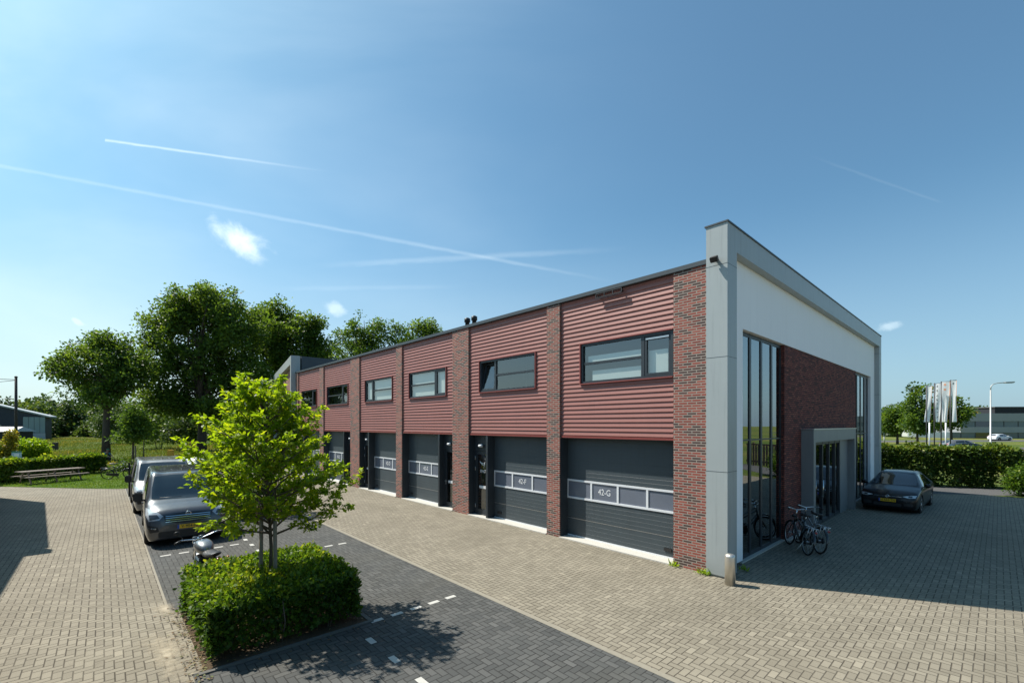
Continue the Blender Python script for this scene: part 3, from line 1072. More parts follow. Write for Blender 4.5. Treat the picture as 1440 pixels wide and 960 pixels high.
prism(-28.0, -13.91, -17.5, -13.14, OY - 9, 0, 5.5).build('wall', 'white_render', op)
prism(-28.05, -13.89, -17.5, -13.12, OY - 9.1, 5.502, 5.6).build('coping', 'coping', op)
MB().box(-17.5, -17.05, OY - 9, OY + .70, 0, 6.1).build('end_frame', 'frame_grey', op)
MB().box(-17.05, 12, OY - 9, OY + .47, 0, 5.15).build('wall', 'white_render', op)
MB().box(-17.05, 12.1, OY - 9.1, OY + .5, 5.152, 5.25).build('coping', 'coping', op)
for k in range(8):
    x = -27.5 + k * 4.4
    if -20.5 < x < -17: continue
    yy = -13.91 + .0733 * (x + 29.5) if x < -17.5 else OY + .482
    fo = MB().box(x, x + 2.6, yy - .02, yy + .03, 3.6, 4.7).build('window', 'anthracite', op)
    MB().box(x + .08, x + 2.52, yy + .031, yy + .036, 3.68, 4.62).build('pane', 'door_pane', fo)
    MB().box(x, x + 3.2, yy - .02, yy + .03, 0.05, 2.9).build('garage_door', 'door_grey', op)

# ------------------------------------------------------------------ leaves, trees, hedges
def unit(a):
    return a / np.maximum(np.linalg.norm(a, axis=1, keepdims=True), 1e-9)


def leaf_mesh(name, pos, ax, nrm, L, Wd, tint, mat, parent=None, fold=.18, loc=None, rz=0.0):
    """one mesh of many folded leaf blades"""
    n = len(pos)
    ax = unit(ax)
    side = unit(np.cross(nrm, ax))
    up = np.cross(ax, side)
    L = np.asarray(L).reshape(-1, 1) * np.ones((n, 1)); Wd = np.asarray(Wd).reshape(-1, 1) * np.ones((n, 1))
    v = np.empty((n, 4, 3), np.float32)
    v[:, 0] = pos
    v[:, 1] = pos + ax * L * .52 + side * Wd * .5 + up * Wd * fold
    v[:, 2] = pos + ax * L - up * L * .08
    v[:, 3] = pos + ax * L * .52 - side * Wd * .5 + up * Wd * fold
    me = bpy.data.meshes.new(name)
    me.vertices.add(n * 4)
    me.vertices.foreach_set('co', v.reshape(-1))
    me.loops.add(n * 4)
    me.loops.foreach_set('vertex_index', np.arange(n * 4, dtype=np.int32))
    me.polygons.add(n)
    me.polygons.foreach_set('loop_start', np.arange(0, n * 4, 4, dtype=np.int32))
    at = me.attributes.new('tint', 'FLOAT', 'FACE')
    at.data.foreach_set('value', np.clip(tint, 0, 1).astype(np.float32))
    me.update(calc_edges=True)
    return put(name, me, mat, parent, loc, rz)


def clump_leaves(rng, centres, sig, per, size, tint0=None, up=.5, flat=.75):
    """leaves scattered round clump centres; returns pos, axis, normal, size, tint"""
    nC = len(centres)
    c = np.repeat(centres, per, axis=0)
    off = np.clip(rng.normal(0, 1, (nC * per, 3)), -1.7, 1.7) * np.repeat(np.asarray(sig).reshape(-1, 1) * np.ones((nC, 1)), per, axis=0)
    off[:, 2] *= flat
    pos = c + off
    ax = unit(off + rng.normal(0, .6, off.shape) * np.linalg.norm(off, axis=1, keepdims=True))
    nr = unit(rng.normal(0, 1, off.shape) + np.array([0, 0, up * 2]))
    L = size * rng.uniform(.65, 1.25, len(pos))
    ct = np.repeat((tint0 if tint0 is not None else rng.uniform(.25, .75, nC)), per)
    tint = ct + rng.normal(0, .17, len(pos))
    return pos, ax, nr, L, tint


def in_blobs(rng, blobs, n, power=.38):
    """points in a set of ellipsoids (x,y,z,rx,ry,rz), crowded towards their skins"""
    vol = np.array([b[3] * b[4] * b[5] for b in blobs]) ** .72
    idx = rng.choice(len(blobs), n, p=vol / vol.sum())
    b = np.array(blobs)[idx]
    d = unit(rng.normal(0, 1, (n, 3)))
    r = rng.uniform(0, 1, (n, 1)) ** power
    return b[:, :3] + d * r * b[:, 3:6]


def big_tree(name, label, cat, px, D, base_r, blobs_px, nclump, per, leaf, mat, seed, group=None, fork=.35, sig=.55, bark='bark', depth=.85, lean=0.0, thick=1.0, boughs=7, lobe=1.5):
    rng = np.random.default_rng(seed)
    rg = random.Random(seed)
    base = PX(px, D)
    root = thing(name, label, cat, base, 0, group)
    bl = []
    for (bx, by, rx, rz) in blobs_px:
        x = (bx - 720) / FPX * D - base.x
        z = ZY(by, D)
        k = D / FPX
        bl.append((x, rg.uniform(-.25, .25) * rx * k, z, rx * k, rx * k * depth, rz * k))
    # boughs: small lobes set through the envelope, leaves only round those, so that gaps stay between
    nb_ = int(len(bl) * boughs)
    Q = in_blobs(rng, bl, nb_, .42)
    rb = rng.uniform(.45, 1.0, nb_) * lobe
    sub_ = [(q[0], q[1], q[2], r, r, r * .78) for q, r in zip(Q, rb)]
    C = np.concatenate([in_blobs(rng, sub_, int(nclump * .82)), in_blobs(rng, bl, int(nclump * .18), .5)])
    C = C[C[:, 2] > .3]
    pos, ax, nr, L, ti = clump_leaves(rng, C, sig * rng.uniform(.7, 1.3, len(C)), per, leaf)
    leaf_mesh('crown', pos, ax, nr, L, L * .72, ti, mat, root)
    zb = min(b[2] - b[5] for b in bl)
    zt = max(b[2] + b[5] for b in bl)
    mb = MB()
    fz = zb + (zt - zb) * fork
    tp = [(0, 0, -.05), (lean * .3, 0, fz * .4), (lean * .7, 0.05, fz * .75), (lean, 0, fz)]
    mb.tube(tp, [base_r * 1.25, base_r * .9, base_r * .78, base_r * .6], 10)
    # limbs from the trunk out to sampled clumps
    sel = rng.choice(len(C), min(46, len(C)), replace=False)
    for k, i in enumerate(sel):
        e = Vector(C[i])
        h = rg.uniform(.62, 1.0) * fz if k % 3 else fz * .98
        s = Vector((lean * h / fz, 0, h))
        mid = s.lerp(e, .5) + Vector((rg.uniform(-.3, .3), rg.uniform(-.3, .3), rg.uniform(.1, .6))) * (e - s).length * .22
        r0 = base_r * rg.uniform(.22, .46) * thick
        mb.tube([s, s.lerp(mid, .5) + Vector((0, 0, .05)), mid, mid.lerp(e, .55) + Vector((rg.uniform(-.1, .1),) * 3), e], [r0, r0 * .8, r0 * .55, r0 * .32, r0 * .12], 5)
    # the leader goes on up through the crown
    mb.tube([(lean, 0, fz), (lean * 1.2 + .1, .1, fz + (zt - fz) * .45), (lean, 0, fz + (zt - fz) * .85)], [base_r * .6, base_r * .35, base_r * .08], 7)
    mb.build('trunk', bark, root)
    return root


def shrub(name, label, cat, px, D, blobs_px, nclump, per, leaf, mat, seed, group=None, sig=.22, stems=True, up=.5):
    rng = np.random.default_rng(seed)
    base = PX(px, D)
    root = thing(name, label, cat, base, 0, group)
    k = D / FPX
    bl = [((bx - px) * k, 0, ZY(by, D), rx * k, rx * k * .8, rz * k) for bx, by, rx, rz in blobs_px]
    C = in_blobs(rng, bl, nclump, .3)
    C = C[C[:, 2] > .05]
    pos, ax, nr, L, ti = clump_leaves(rng, C, sig, per, leaf, up=up)
    pos[:, 2] = np.maximum(pos[:, 2], .03)
    leaf_mesh('foliage', pos, ax, nr, L, L * .6, ti, mat, root)
    if stems:
        rg = random.Random(seed)
        for i in rng.choice(len(C), min(6, len(C)), replace=False):
            e = Vector(C[i])
            MB().tube([(e.x * .25, e.y * .25, -.02), (e.x * .5, e.y * .5, e.z * .5), e], [.03, .02, .008], 5).build('stem', 'bark_young', root)
    return root


def hedge(name, label, pts, width, h, nleaf, leaf, mat, seed, group=None, z0=.12, stems=10, rough=.10, dens_top=1.0):
    """a clipped hedge along a polyline of world points: leaves crowd the skin, thinner inside, bare stems low down"""
    rng = np.random.default_rng(seed)
    rg = random.Random(seed)
    P = [Vector((p[0], p[1], 0)) for p in pts]
    o = P[0].copy()
    root = thing(name, label, 'hedge', o, 0, group)
    segs = [(P[i] - o, P[i + 1] - o) for i in range(len(P) - 1)]
    Ls = np.array([(b - a).length for a, b in segs])
    idx = rng.choice(len(segs), nleaf, p=Ls / Ls.sum())
    A = np.array([list(s[0]) for s in segs])[idx]
    B = np.array([list(s[1]) for s in segs])[idx]
    T = unit(B - A)
    Nn = np.stack([-T[:, 1], T[:, 0], np.zeros(nleaf)], 1)
    L = np.linalg.norm(B - A, axis=1)
    s = rng.uniform(0, 1, nleaf) * L
    Lt = Ls.sum()
    # face choice: two sides, top, two ends, inside
    ws = np.array([h * Lt, h * Lt, width * Lt * dens_top, h * width, h * width, .6 * h * Lt])
    f = rng.choice(6, nleaf, p=ws / ws.sum())
    off = rng.uniform(-.5, .5, nleaf) * width
    z = rng.uniform(z0, h, nleaf)
    inn = np.abs(rng.normal(0, .09, nleaf))
    off = np.where(f == 0, width / 2 - inn, off); off = np.where(f == 1, -width / 2 + inn, off)
    z = np.where(f == 2, h - inn, z)
    first = (f == 3); last = (f == 4)
    s = np.where(first, inn, s); A = np.where(first[:, None], np.array(list(segs[0][0])), A)
    s = np.where(last, L - inn, s)
    # uneven outline
    cx = A[:, 0] + T[:, 0] * s; cy = A[:, 1] + T[:, 1] * s
    wob = (np.sin(cx * 3.1 + seed) * np.sin(cy * 2.7 + 1.3 * seed) + .6 * np.sin(cx * 7.3 + cy * 6.1 + seed) + .5 * np.sin(z * 6 + cx * 4)) * rough * .6
    outd = np.zeros((nleaf, 3))
    outd += (f == 0)[:, None] * Nn - (f == 1)[:, None] * Nn
    outd[:, 2] += (f == 2)
    outd += last[:, None] * T - first[:, None] * T
    pos = A + T * s[:, None] + Nn * off[:, None]
    pos[:, 2] = z
    pos += outd * (wob + rng.normal(0, rough * .35, nleaf))[:, None]
    # gaps low down: drop leaves in blotches near the ground
    keep = ~((pos[:, 2] < h * .38) & (np.sin(cx * 9 + seed * 3) + np.sin(cy * 8.3 + seed) + rng.normal(0, .5, nleaf) > .35))
    pos, outd, f, Nn = pos[keep], outd[keep], f[keep], Nn[keep]
    n = len(pos)
    pos[:, 2] = np.maximum(pos[:, 2], .04)
    ax = unit(outd + rng.normal(0, .7, (n, 3)) + np.array([0, 0, .25]))
    nr = unit(outd * .9 + rng.normal(0, .7, (n, 3)) + np.array([0, 0, .7]))
    l = leaf * rng.uniform(.6, 1.25, n)
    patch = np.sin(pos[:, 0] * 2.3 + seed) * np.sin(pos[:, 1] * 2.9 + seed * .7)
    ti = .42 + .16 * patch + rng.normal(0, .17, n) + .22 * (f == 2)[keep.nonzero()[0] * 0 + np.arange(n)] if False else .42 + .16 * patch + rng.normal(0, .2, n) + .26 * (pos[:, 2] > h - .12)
    leaf_mesh('foliage', pos, ax, nr, l, l * .66, ti, mat, root)
    if stems:
        for k in range(stems):
            mb = MB()
            i = rng.integers(len(segs))
            a, b = segs[i]
            q = a.lerp(b, rg.uniform(.02, .98))
            t_ = (b - a).normalized(); nn = Vector((-t_.y, t_.x, 0))
            q = q + nn * rg.uniform(-.34, .34) * width
            q.z = -.02
            top = q + Vector((rg.uniform(-.15, .15), rg.uniform(-.15, .15), h * rg.uniform(.6, .92)))
            mid = q.lerp(top, .5) + Vector((rg.uniform(-.07, .07), rg.uniform(-.07, .07), 0))
            mb.tube([q, mid, top], [.016, .011, .005], 5)
            for _ in range(3):
                u = q.lerp(top, rg.uniform(.25, .7))
                mb.tube([u, u + Vector((rg.uniform(-.25, .25), rg.uniform(-.25, .25), rg.uniform(.08, .3)))], [.008, .003], 4)
            mb.build('stem', 'bark_young', root)
    return root


paint('kerb_dark', (.12, .115, .10), .9, var=.25, scale=8)
# the planted island in front: bed, clipped hedge, staked young oak
hx0, hx1, hy0, hy1 = -5.98, -3.42, -9.02, -6.80
sheet('planting_bed', [(hx0 - .1, hy0 - .05), (hx1 + .08, hy0 - .05), (hx1 + .08, hy1 + .08), (hx0 - .1, hy1 + .08)], .020, 'soil')
kb = MB()
kb.box(hx1 + .08, hx1 + .15, hy0 - .12, hy1 + .15, 0, .03)
kb.box(hx0 - .18, hx1 + .08, hy1 + .08, hy1 + .15, 0, .03)
tag(kb.build('bed_kerb', 'kerb_dark', None, 0, SITE, SRZ), kind='structure')
rl = np.random.default_rng(77)
q_ = 420
ex = rl.uniform(hx0 - .35, hx1 + .35, q_); ey = rl.uniform(hy0 - .3, hy1 + .3, q_)
near = rl.uniform(0, 1, q_) < .5
ey = np.where(near, hy0 - np.abs(rl.normal(0, .12, q_)), ey)
la = rl.uniform(0, 2 * PI, q_)
leaf_mat('leaf_dry', ((0, (.10, .06, .03)), (.6, (.20, .13, .06)), (1, (.12, .15, .04))), .1)
lt = leaf_mesh('leaf_litter', np.stack([ex, ey, np.full(q_, .024)], 1), np.stack([np.cos(la), np.sin(la), rl.uniform(0, .15, q_)], 1),
               np.stack([rl.normal(0, .15, q_), rl.normal(0, .15, q_), np.ones(q_)], 1), rl.uniform(.03, .07, q_), .03, rl.uniform(0, 1, q_), 'leaf_dry', None, .1, SITE, SRZ)
tag(lt, 'dry leaves fallen round the clipped hedge', 'leaf litter', None, 'stuff')
ym = (hy0 + hy1) / 2
hw = hy1 - hy0
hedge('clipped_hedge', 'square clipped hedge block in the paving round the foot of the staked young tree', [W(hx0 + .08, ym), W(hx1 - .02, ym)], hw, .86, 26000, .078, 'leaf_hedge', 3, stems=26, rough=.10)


def young_tree(root, seed, H, z0, prim, spread, nleaf_per, leaf, mat, lead=(0, 0), bias=None):
    rng = np.random.default_rng(seed)
    rg = random.Random(seed)
    mb = MB()
    lx, ly = lead
    tr = [Vector((0, 0, -.03)), Vector((.02, .01, H * .3)), Vector((lx * .4, ly * .4, H * .6)), Vector((lx, ly, H * .97))]
    mb.tube(tr, [.036, .03, .022, .006], 8)

    def on_trunk(z):
        for a, b in zip(tr[:-1], tr[1:]):
            if a.z <= z <= b.z:
                return a.lerp(b, (z - a.z) / (b.z - a.z))
        return tr[-1]
    tips = []
    for k in range(prim):
        u = (k + rg.uniform(0, .8)) / prim
        z = z0 + (H * .96 - z0) * u
        az = k * 2.39996 + rg.uniform(-.4, .4)
        ln = spread * (1.05 - .80 * u ** 1.4) * rg.uniform(.7, 1.12) * (.75 + .25 * min(1, u * 5))
        if bias:
            ln *= bias(az, u)
        el = R(rg.uniform(8, 32) + 34 * u)
        s = on_trunk(z)
        d = Vector((math.cos(az) * math.cos(el), math.sin(az) * math.cos(el), math.sin(el)))
        e = s + d * ln + Vector((0, 0, .10 * ln))
        mid = s.lerp(e, .5) + Vector((rg.uniform(-.06, .06), rg.uniform(-.06, .06), -.03))
        r0 = .012 + .010 * (1 - u)
        mb.tube([s, mid, e], [r0, r0 * .7, .003], 5)
        nt = max(3, int(ln / .105))
        for q in range(nt):
            w_ = .22 + .78 * (q + 1) / nt
            p = (s.lerp(mid, w_ * 2) if w_ < .5 else mid.lerp(e, w_ * 2 - 1))
            a2 = az + rg.choice((-1, 1)) * rg.uniform(.4, 1.2)
            l2 = ln * rg.uniform(.16, .36) * (1.15 - .5 * w_) + .06
            d2 = Vector((math.cos(a2), math.sin(a2), rg.uniform(-.15, .7))).normalized()
            e2 = p + d2 * l2
            mb.tube([p, p.lerp(e2, .5) + Vector((0, 0, .02)), e2], [.005, .004, .002], 4)
            tips.append((p, e2, u))
    mb.build('trunk', 'bark_young', root)
    pos, ax, nr, L, ti = [], [], [], [], []
    for p, e, u in tips:
        base_t = rg.uniform(.3, .75)
        for q in range(nleaf_per):
            w_ = rng.uniform(.15, 1.05) ** .7
            b = np.array(p.lerp(e, w_)) + rng.normal(0, .022, 3)
            d = np.array((e - p).normalized()) * .6 + rng.normal(0, .8, 3)
            d[2] *= .7
            pos.append(b); ax.append(d)
            n_ = rng.normal(0, .75, 3); n_[2] += .9
            nr.append(n_)
            L.append(leaf * rng.uniform(.55, 1.25))
            ti.append(base_t + rng.normal(0, .16))
    pos, ax, nr, L, ti = map(np.array, (pos, ax, nr, L, ti))
    leaf_mesh('crown', pos, ax, nr, L, L * .5, ti, mat, root)


TB = W(-4.78, -7.9)
yt = thing('young_tree', 'bright green young oak held by stakes, standing in the clipped hedge block in front', 'tree', TB)


def bias_front(az, u):
    # fuller towards the right (world +x) and the left in the lower crown
    return 1.0 + .18 * math.cos(az) ** 2 - .08 * math.sin(az)


young_tree(yt, 11, 4.08, 1.40, 80, 1.27, 25, .098, 'leaf_young_oak', lead=(-.12, .02), bias=bias_front)
for k, (dx_, dy_, tilt) in enumerate(((-.20, .06, .02), (.16, -.10, -.015))):
    s = MB().tube([(0, 0, -.05), (tilt, 0, 1.9)], .034, 10)
    o = s.build('tree_stake', 'stake_wood', None, 0, TB + Vector((dx_, dy_, 0)))
    tag(o, ('round timber stake at the left of the young oak trunk', 'round timber stake at the right of the young oak trunk')[k], 'stake', 'stakes beside the young oak')

# the second island behind the vans' bay
T2 = W(-15.6, -5.75)
sheet('planting_bed', [(-16.9, -6.85), (-14.2, -6.85), (-14.2, -4.7), (-16.9, -4.7)], .020, 'soil')
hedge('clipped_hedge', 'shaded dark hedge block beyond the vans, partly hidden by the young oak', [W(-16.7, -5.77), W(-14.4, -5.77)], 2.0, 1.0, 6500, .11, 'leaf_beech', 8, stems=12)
yt2 = thing('young_tree', 'second young tree further back, hidden behind the bright young oak', 'tree', T2)
young_tree(yt2, 23, 3.9, 1.6, 26, 1.25, 8, .15, 'leaf_young_oak')

# ------------------------------------------------------------------ big trees behind
big_tree('oak_tree', 'leftmost big oak with a wide crown on a bare dark trunk in the field', 'tree', 149, 42, .30,
         [(128, 498, 40, 24), (100, 522, 36, 20), (150, 482, 30, 22), (168, 508, 34, 26), (135, 535, 50, 22), (80, 520, 22, 16), (185, 532, 22, 18), (150, 555, 40, 14), (100, 548, 26, 10)],
         620, 30, .26, 'leaf_oak', 5, 'big oaks at the edge of the field', fork=.3, sig=.30, lean=.1, boughs=9, lobe=1.15)
big_tree('oak_tree', 'tallest and widest oak, its broad dark crown right of the leftmost oak', 'tree', 284, 48, .42,
         [(262, 438, 42, 34), (320, 436, 40, 30), (292, 425, 40, 24), (240, 468, 40, 30), (340, 470, 36, 34), (290, 480, 60, 40), (222, 500, 34, 30), (212, 462, 16, 16), (270, 530, 54, 34), (330, 530, 44, 34), (240, 560, 40, 26), (300, 572, 44, 26)],
         1900, 30, .28, 'leaf_oak', 6, 'big oaks at the edge of the field', fork=.22, sig=.36, boughs=13, lobe=1.35)
big_tree('oak_tree', 'dark oak rising behind the grey framed gable of the next block', 'tree', 402, 56, .40,
         [(395, 452, 30, 24), (425, 462, 28, 26), (372, 470, 22, 30), (405, 490, 46, 34), (440, 500, 22, 26), (365, 520, 30, 34), (415, 535, 40, 30), (455, 485, 12, 14)],
         1150, 28, .32, 'leaf_oak', 7, 'big oaks at the edge of the field', fork=.3, sig=.38, boughs=11, lobe=1.35)
big_tree('ash_tree', 'lighter airy tree with thin feathery top behind the middle of the red roof', 'tree', 512, 62, .35,
         [(515, 462, 26, 26), (545, 470, 20, 22), (490, 474, 22, 24), (510, 500, 44, 34), (560, 492, 22, 26), (470, 498, 18, 24), (520, 540, 46, 34)],
         640, 26, .32, 'leaf_ash', 9, None, fork=.3, sig=.36, boughs=7, lobe=1.5)
big_tree('oak_tree', 'small dense dark tree top showing above the roof edge, right of the airy tree', 'tree', 598, 66, .35,
         [(590, 458, 14, 18), (610, 464, 13, 16), (600, 485, 26, 22), (580, 480, 14, 16), (620, 482, 10, 14), (600, 520, 34, 30)],
         420, 26, .34, 'leaf_oak', 10, None, fork=.3, sig=.38, boughs=8, lobe=1.4)
big_tree('field_maple', 'young round tree tied to a stake between the hedge and the field', 'tree', 187, 36, .085,
         [(187, 585, 17, 18), (178, 600, 14, 14), (197, 598, 14, 16), (187, 570, 11, 14), (186, 612, 18, 8)],
         190, 22, .2, 'leaf_ash', 12, None, fork=.25, sig=.24, bark='bark_young', thick=.5, boughs=6, lobe=.6)
tag(MB().tube([(0, 0, -.05), (0, 0, 1.7)], .05, 8).build('tree_stake', 'stake_wood', None, 0, PX(190.5, 36.2)), 'thin stake beside the young round tree at the field edge', 'stake')
big_tree('sapling', 'thin sapling with a pale crown in the field, right of the staked young tree', 'tree', 202, 44, .05,
         [(202, 600, 9, 10), (202, 612, 10, 8), (204, 590, 6, 8)], 60, 18, .2, 'leaf_ash', 13, None, sig=.22, bark='bark_young', thick=.5, boughs=5, lobe=.5)

big_tree('ash_tree', 'lower bushy tree filling the gap behind the dark grey side of the next block', 'tree', 462, 70, .3,
         [(460, 505, 26, 22), (485, 512, 24, 20), (440, 515, 22, 20), (465, 535, 40, 26)], 420, 26, .36, 'leaf_ash', 14, None, fork=.3, sig=.4, boughs=10, lobe=1.4)


def meadow_grass(n, seed):
    """tall rough grass of the field beyond the low hedge"""
    rng = np.random.default_rng(seed)
    D = 34 + (112 - 34) * rng.uniform(0, 1, n) ** 1.25
    px = rng.uniform(-10, 345, n)
    x = (px - 720) / FPX * D
    patch = np.sin(x * .21 + 1.3) * np.sin(D * .17) + .6 * np.sin(x * .53 + D * .31)
    keep = ~((px < 70) & (D < 45))
    x, D, patch = x[keep], D[keep], patch[keep]
    m = len(x)
    a = rng.uniform(0, 2 * PI, m)
    pos = np.stack([x, D, np.zeros(m)], 1)
    ax = np.stack([np.cos(a) * .35, np.sin(a) * .35, np.ones(m)], 1)
    nr = np.stack([np.cos(a + 1.2), np.sin(a + 1.2), np.full(m, .2)], 1)
    L = rng.uniform(.12, .30, m) * (1 + .35 * patch)
    o = leaf_mesh('meadow_grass', pos, ax, nr, L, L * .22 + .03, .42 + .22 * patch + rng.normal(0, .16, m), 'grass_blade')
    tag(o, 'rough tall grass of the field', 'grass', None, 'stuff')


leaf_mat('grass_blade', ((0, (.05, .085, .015)), (.4, (.10, .145, .025)), (.7, (.20, .19, .05)), (1, (.34, .26, .11))), .35)
meadow_grass(42000, 4)


def lawn_grass(n, seed):
    rng = np.random.default_rng(seed)
    x = rng.uniform(-46, -27.3, n); y = rng.uniform(-27, -5.3, n)
    # keep off the paving: its far edge runs (-27.4,-9.35) (-29,-10.9) (-33.2,-14.4) (-52,-30)
    edge = np.interp(x, [-52, -33.2, -29.0, -27.4], [-30.3, -14.4, -10.8, -9.3])
    k = y > edge + .03
    x, y = x[k], y[k]
    m = len(x)
    a = rng.uniform(0, 2 * PI, m)
    pos = np.stack([x, y, np.full(m, .012)], 1)
    ax = np.stack([np.cos(a) * .6, np.sin(a) * .6, np.ones(m)], 1)
    nr = np.stack([np.cos(a + 1.2), np.sin(a + 1.2), np.full(m, .3)], 1)
    L = rng.uniform(.04, .11, m)
    o = leaf_mesh('lawn_grass', pos, ax, nr, L, .035, .45 + .2 * np.sin(x * 1.1) * np.sin(y * 1.3) + rng.normal(0, .18, m), 'grass_lawn', None, .18, SITE, SRZ)
    tag(o, 'short green grass of the lawn round the picnic table', 'grass', None, 'stuff')


leaf_mat('grass_lawn', ((0, (.05, .11, .015)), (.5, (.10, .19, .022)), (1, (.20, .26, .04))), .35)
lawn_grass(45000, 6)

# bushes half way back, between the oaks
for k, (px, D, bl, mat, lab) in enumerate([
    (225, 62, [(225, 590, 26, 26), (210, 602, 22, 20), (240, 604, 22, 18)], 'leaf_ash', 'pale green bush under the gap between the two left oaks'),
    (268, 58, [(262, 598, 24, 20), (285, 604, 22, 16), (250, 608, 18, 12)], 'leaf_wood', 'rounded bush under the tallest oak'),
    (318, 54, [(318, 596, 26, 20), (340, 602, 22, 18)], 'leaf_ash', 'bush behind the left edge of the bright young oak'),
    (165, 78, [(165, 588, 20, 22), (150, 598, 20, 16)], 'leaf_wood', 'darker bush right of the leftmost oak trunk')]):
    shrub('bush', lab, 'bush', px, D, bl, 170, 26, .34, mat, 40 + k, 'bushes along the far side of the field', sig=.45)


# the far wood along the field: one mass
def far_wood(name, spans, seed, label):
    rng = np.random.default_rng(seed)
    allp = [[] for _ in range(5)]
    for (x0, x1, D0, D1, top0, top1, n) in spans:
        for k in range(n):
            u = (k + rng.uniform(0, 1)) / n
            D = D0 + (D1 - D0) * u + rng.uniform(-8, 8)
            px = x0 + (x1 - x0) * u + rng.uniform(-4, 4)
            top = top0 + (top1 - top0) * u + rng.uniform(-9, 9)
            zt = ZY(top, D)
            r = rng.uniform(.28, .48) * zt
            x = (px - 720) / FPX * D
            bl = [(x, D, zt * .62, r, r, zt * .38), (x + rng.uniform(-1, 1), D, zt * .4, r * 1.2, r, zt * .36), (x, D, zt * .78, r * .6, r * .6, zt * .22), (x + rng.uniform(-2, 2), D - 2, zt * .2, r * 1.2, r, zt * .2)]
            C = in_blobs(rng, bl, 70)
            q = clump_leaves(rng, C, .8, 16, .85, rng.uniform(.15, .85) + rng.normal(0, .1, len(C)))
            for a, b in zip(allp, q):
                a.append(b)
    pos, ax, nr, L, ti = [np.concatenate(a) for a in allp]
    pos[:, 2] = np.maximum(pos[:, 2], .1)
    o = leaf_mesh(name, pos, ax, nr, L, L * .75, ti, 'leaf_wood')
    return tag(o, label, 'wood', None, 'stuff')


far_wood('far_wood', [(-60, 60, 118, 120, 562, 566, 9), (40, 150, 125, 150, 566, 572, 13), (100, 330, 150, 135, 570, 560, 20), (300, 560, 110, 120, 560, 560, 18),
                      (120, 300, 120, 100, 586, 588, 12)], 3, 'dark green wood closing the far side of the field')

# ------------------------------------------------------------------ left edge: hedge, lime bush, shrubs
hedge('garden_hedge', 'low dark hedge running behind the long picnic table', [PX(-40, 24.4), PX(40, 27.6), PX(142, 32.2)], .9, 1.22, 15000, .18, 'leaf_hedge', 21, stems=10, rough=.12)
shrub('conifer_bush', 'big rounded lime green bush beside the dark barn', 'bush', 34, 40, [(34, 637, 26, 16), (18, 642, 14, 12), (48, 633, 16, 16), (30, 628, 18, 10)], 420, 26, .20, 'leaf_lime', 31, None, sig=.20, up=.2)
shrub('golden_bush', 'narrow upright yellow bush at the left of the lime green bush', 'bush', 14, 37, [(14, 622, 6, 10), (12, 636, 7, 10), (15, 612, 4, 6)], 70, 22, .18, 'leaf_yellow', 32, None, sig=.14)
shrub('grey_green_shrub', 'grey green shrub at the very left edge, left of the yellow bush', 'bush', -2, 37, [(-2, 632, 10, 12), (4, 640, 8, 10)], 60, 24, .2, 'leaf_ash', 33, None, sig=.18)
fl = [(158, 33.5, 660, 14, 9, 'leaf_yellow', 'yellow leaved shrub at the right end of the low dark hedge'),
      (172, 33, 658, 15, 10, 'leaf_ash', 'green shrub behind the leaning bicycle'),
      (200, 35, 655, 16, 9, 'leaf_yellow', 'yellow shrub under the young round tree, above the rear van roof'),
      (222, 35.5, 655, 14, 9, 'leaf_lime', 'lime shrub right of the young round tree trunk'),
      (240, 36, 656, 13, 8, 'leaf_wood', 'dark clipped shrub left of the white car')]
for k, (px, D, py, rx, rz, mat, lab) in enumerate(fl):
    shrub('border_shrub', lab, 'shrub', px, D, [(px, py, rx, rz), (px - rx * .5, py + 4, rx * .7, rz * .8), (px + rx * .5, py + 5, rx * .7, rz * .8)], 130, 20, .15, mat, 60 + k, 'shrubs in the border behind the vans', sig=.16)

# ------------------------------------------------------------------ right: long beech hedge, shrub, trees behind
hedge('beech_hedge', 'tall dark green beech hedge running behind the black car', [(17.6, 26.9), (20.9, 25.75), (26.9, 23.75)], 1.1, 2.12, 30000, .17, 'leaf_beech', 51, stems=14, rough=.14, z0=.05)
shrub('corner_shrub', 'light green rounded shrub at the right edge, below the wooden fence', 'shrub', 1436, 21.4, [(1436, 676, 16, 18), (1450, 672, 18, 24), (1426, 682, 8, 10)], 170, 24, .12, 'leaf_hedge', 52, None, sig=.14)
for k, (px, D, bl, lab) in enumerate([
    (1262, 78, [(1262, 585, 18, 18), (1250, 592, 14, 16), (1275, 580, 14, 20), (1262, 600, 20, 12)], 'round street tree just right of the end frame'),
    (1290, 72, [(1290, 572, 17, 22), (1300, 590, 18, 18), (1280, 590, 16, 18), (1292, 553, 8, 10), (1294, 602, 20, 10)], 'tallest street tree, left of the flags'),
    (1338, 76, [(1335, 578, 16, 18), (1348, 580, 10, 10), (1330, 596, 18, 12), (1340, 566, 8, 10)], 'street tree behind the right hand flags')]):
    big_tree('street_tree', lab, 'tree', px, D, .18, bl, 230, 24, .42, 'leaf_oak', 70 + k, 'street trees behind the flags', fork=.25, sig=.38, thick=.6, boughs=7, lobe=1.3)
far_wood('far_wood', [(1240, 1300, 130, 140, 596, 598, 7), (1330, 1420, 180, 190, 580, 580, 9)], 9, 'strip of distant trees behind the flags and the office')
shrub('pale_bush', 'pale green round tree top just left of the office roof', 'bush', 1362, 130, [(1362, 584, 10, 8), (1358, 592, 10, 8)], 80, 20, .5, 'leaf_ash', 77, None, sig=.5)
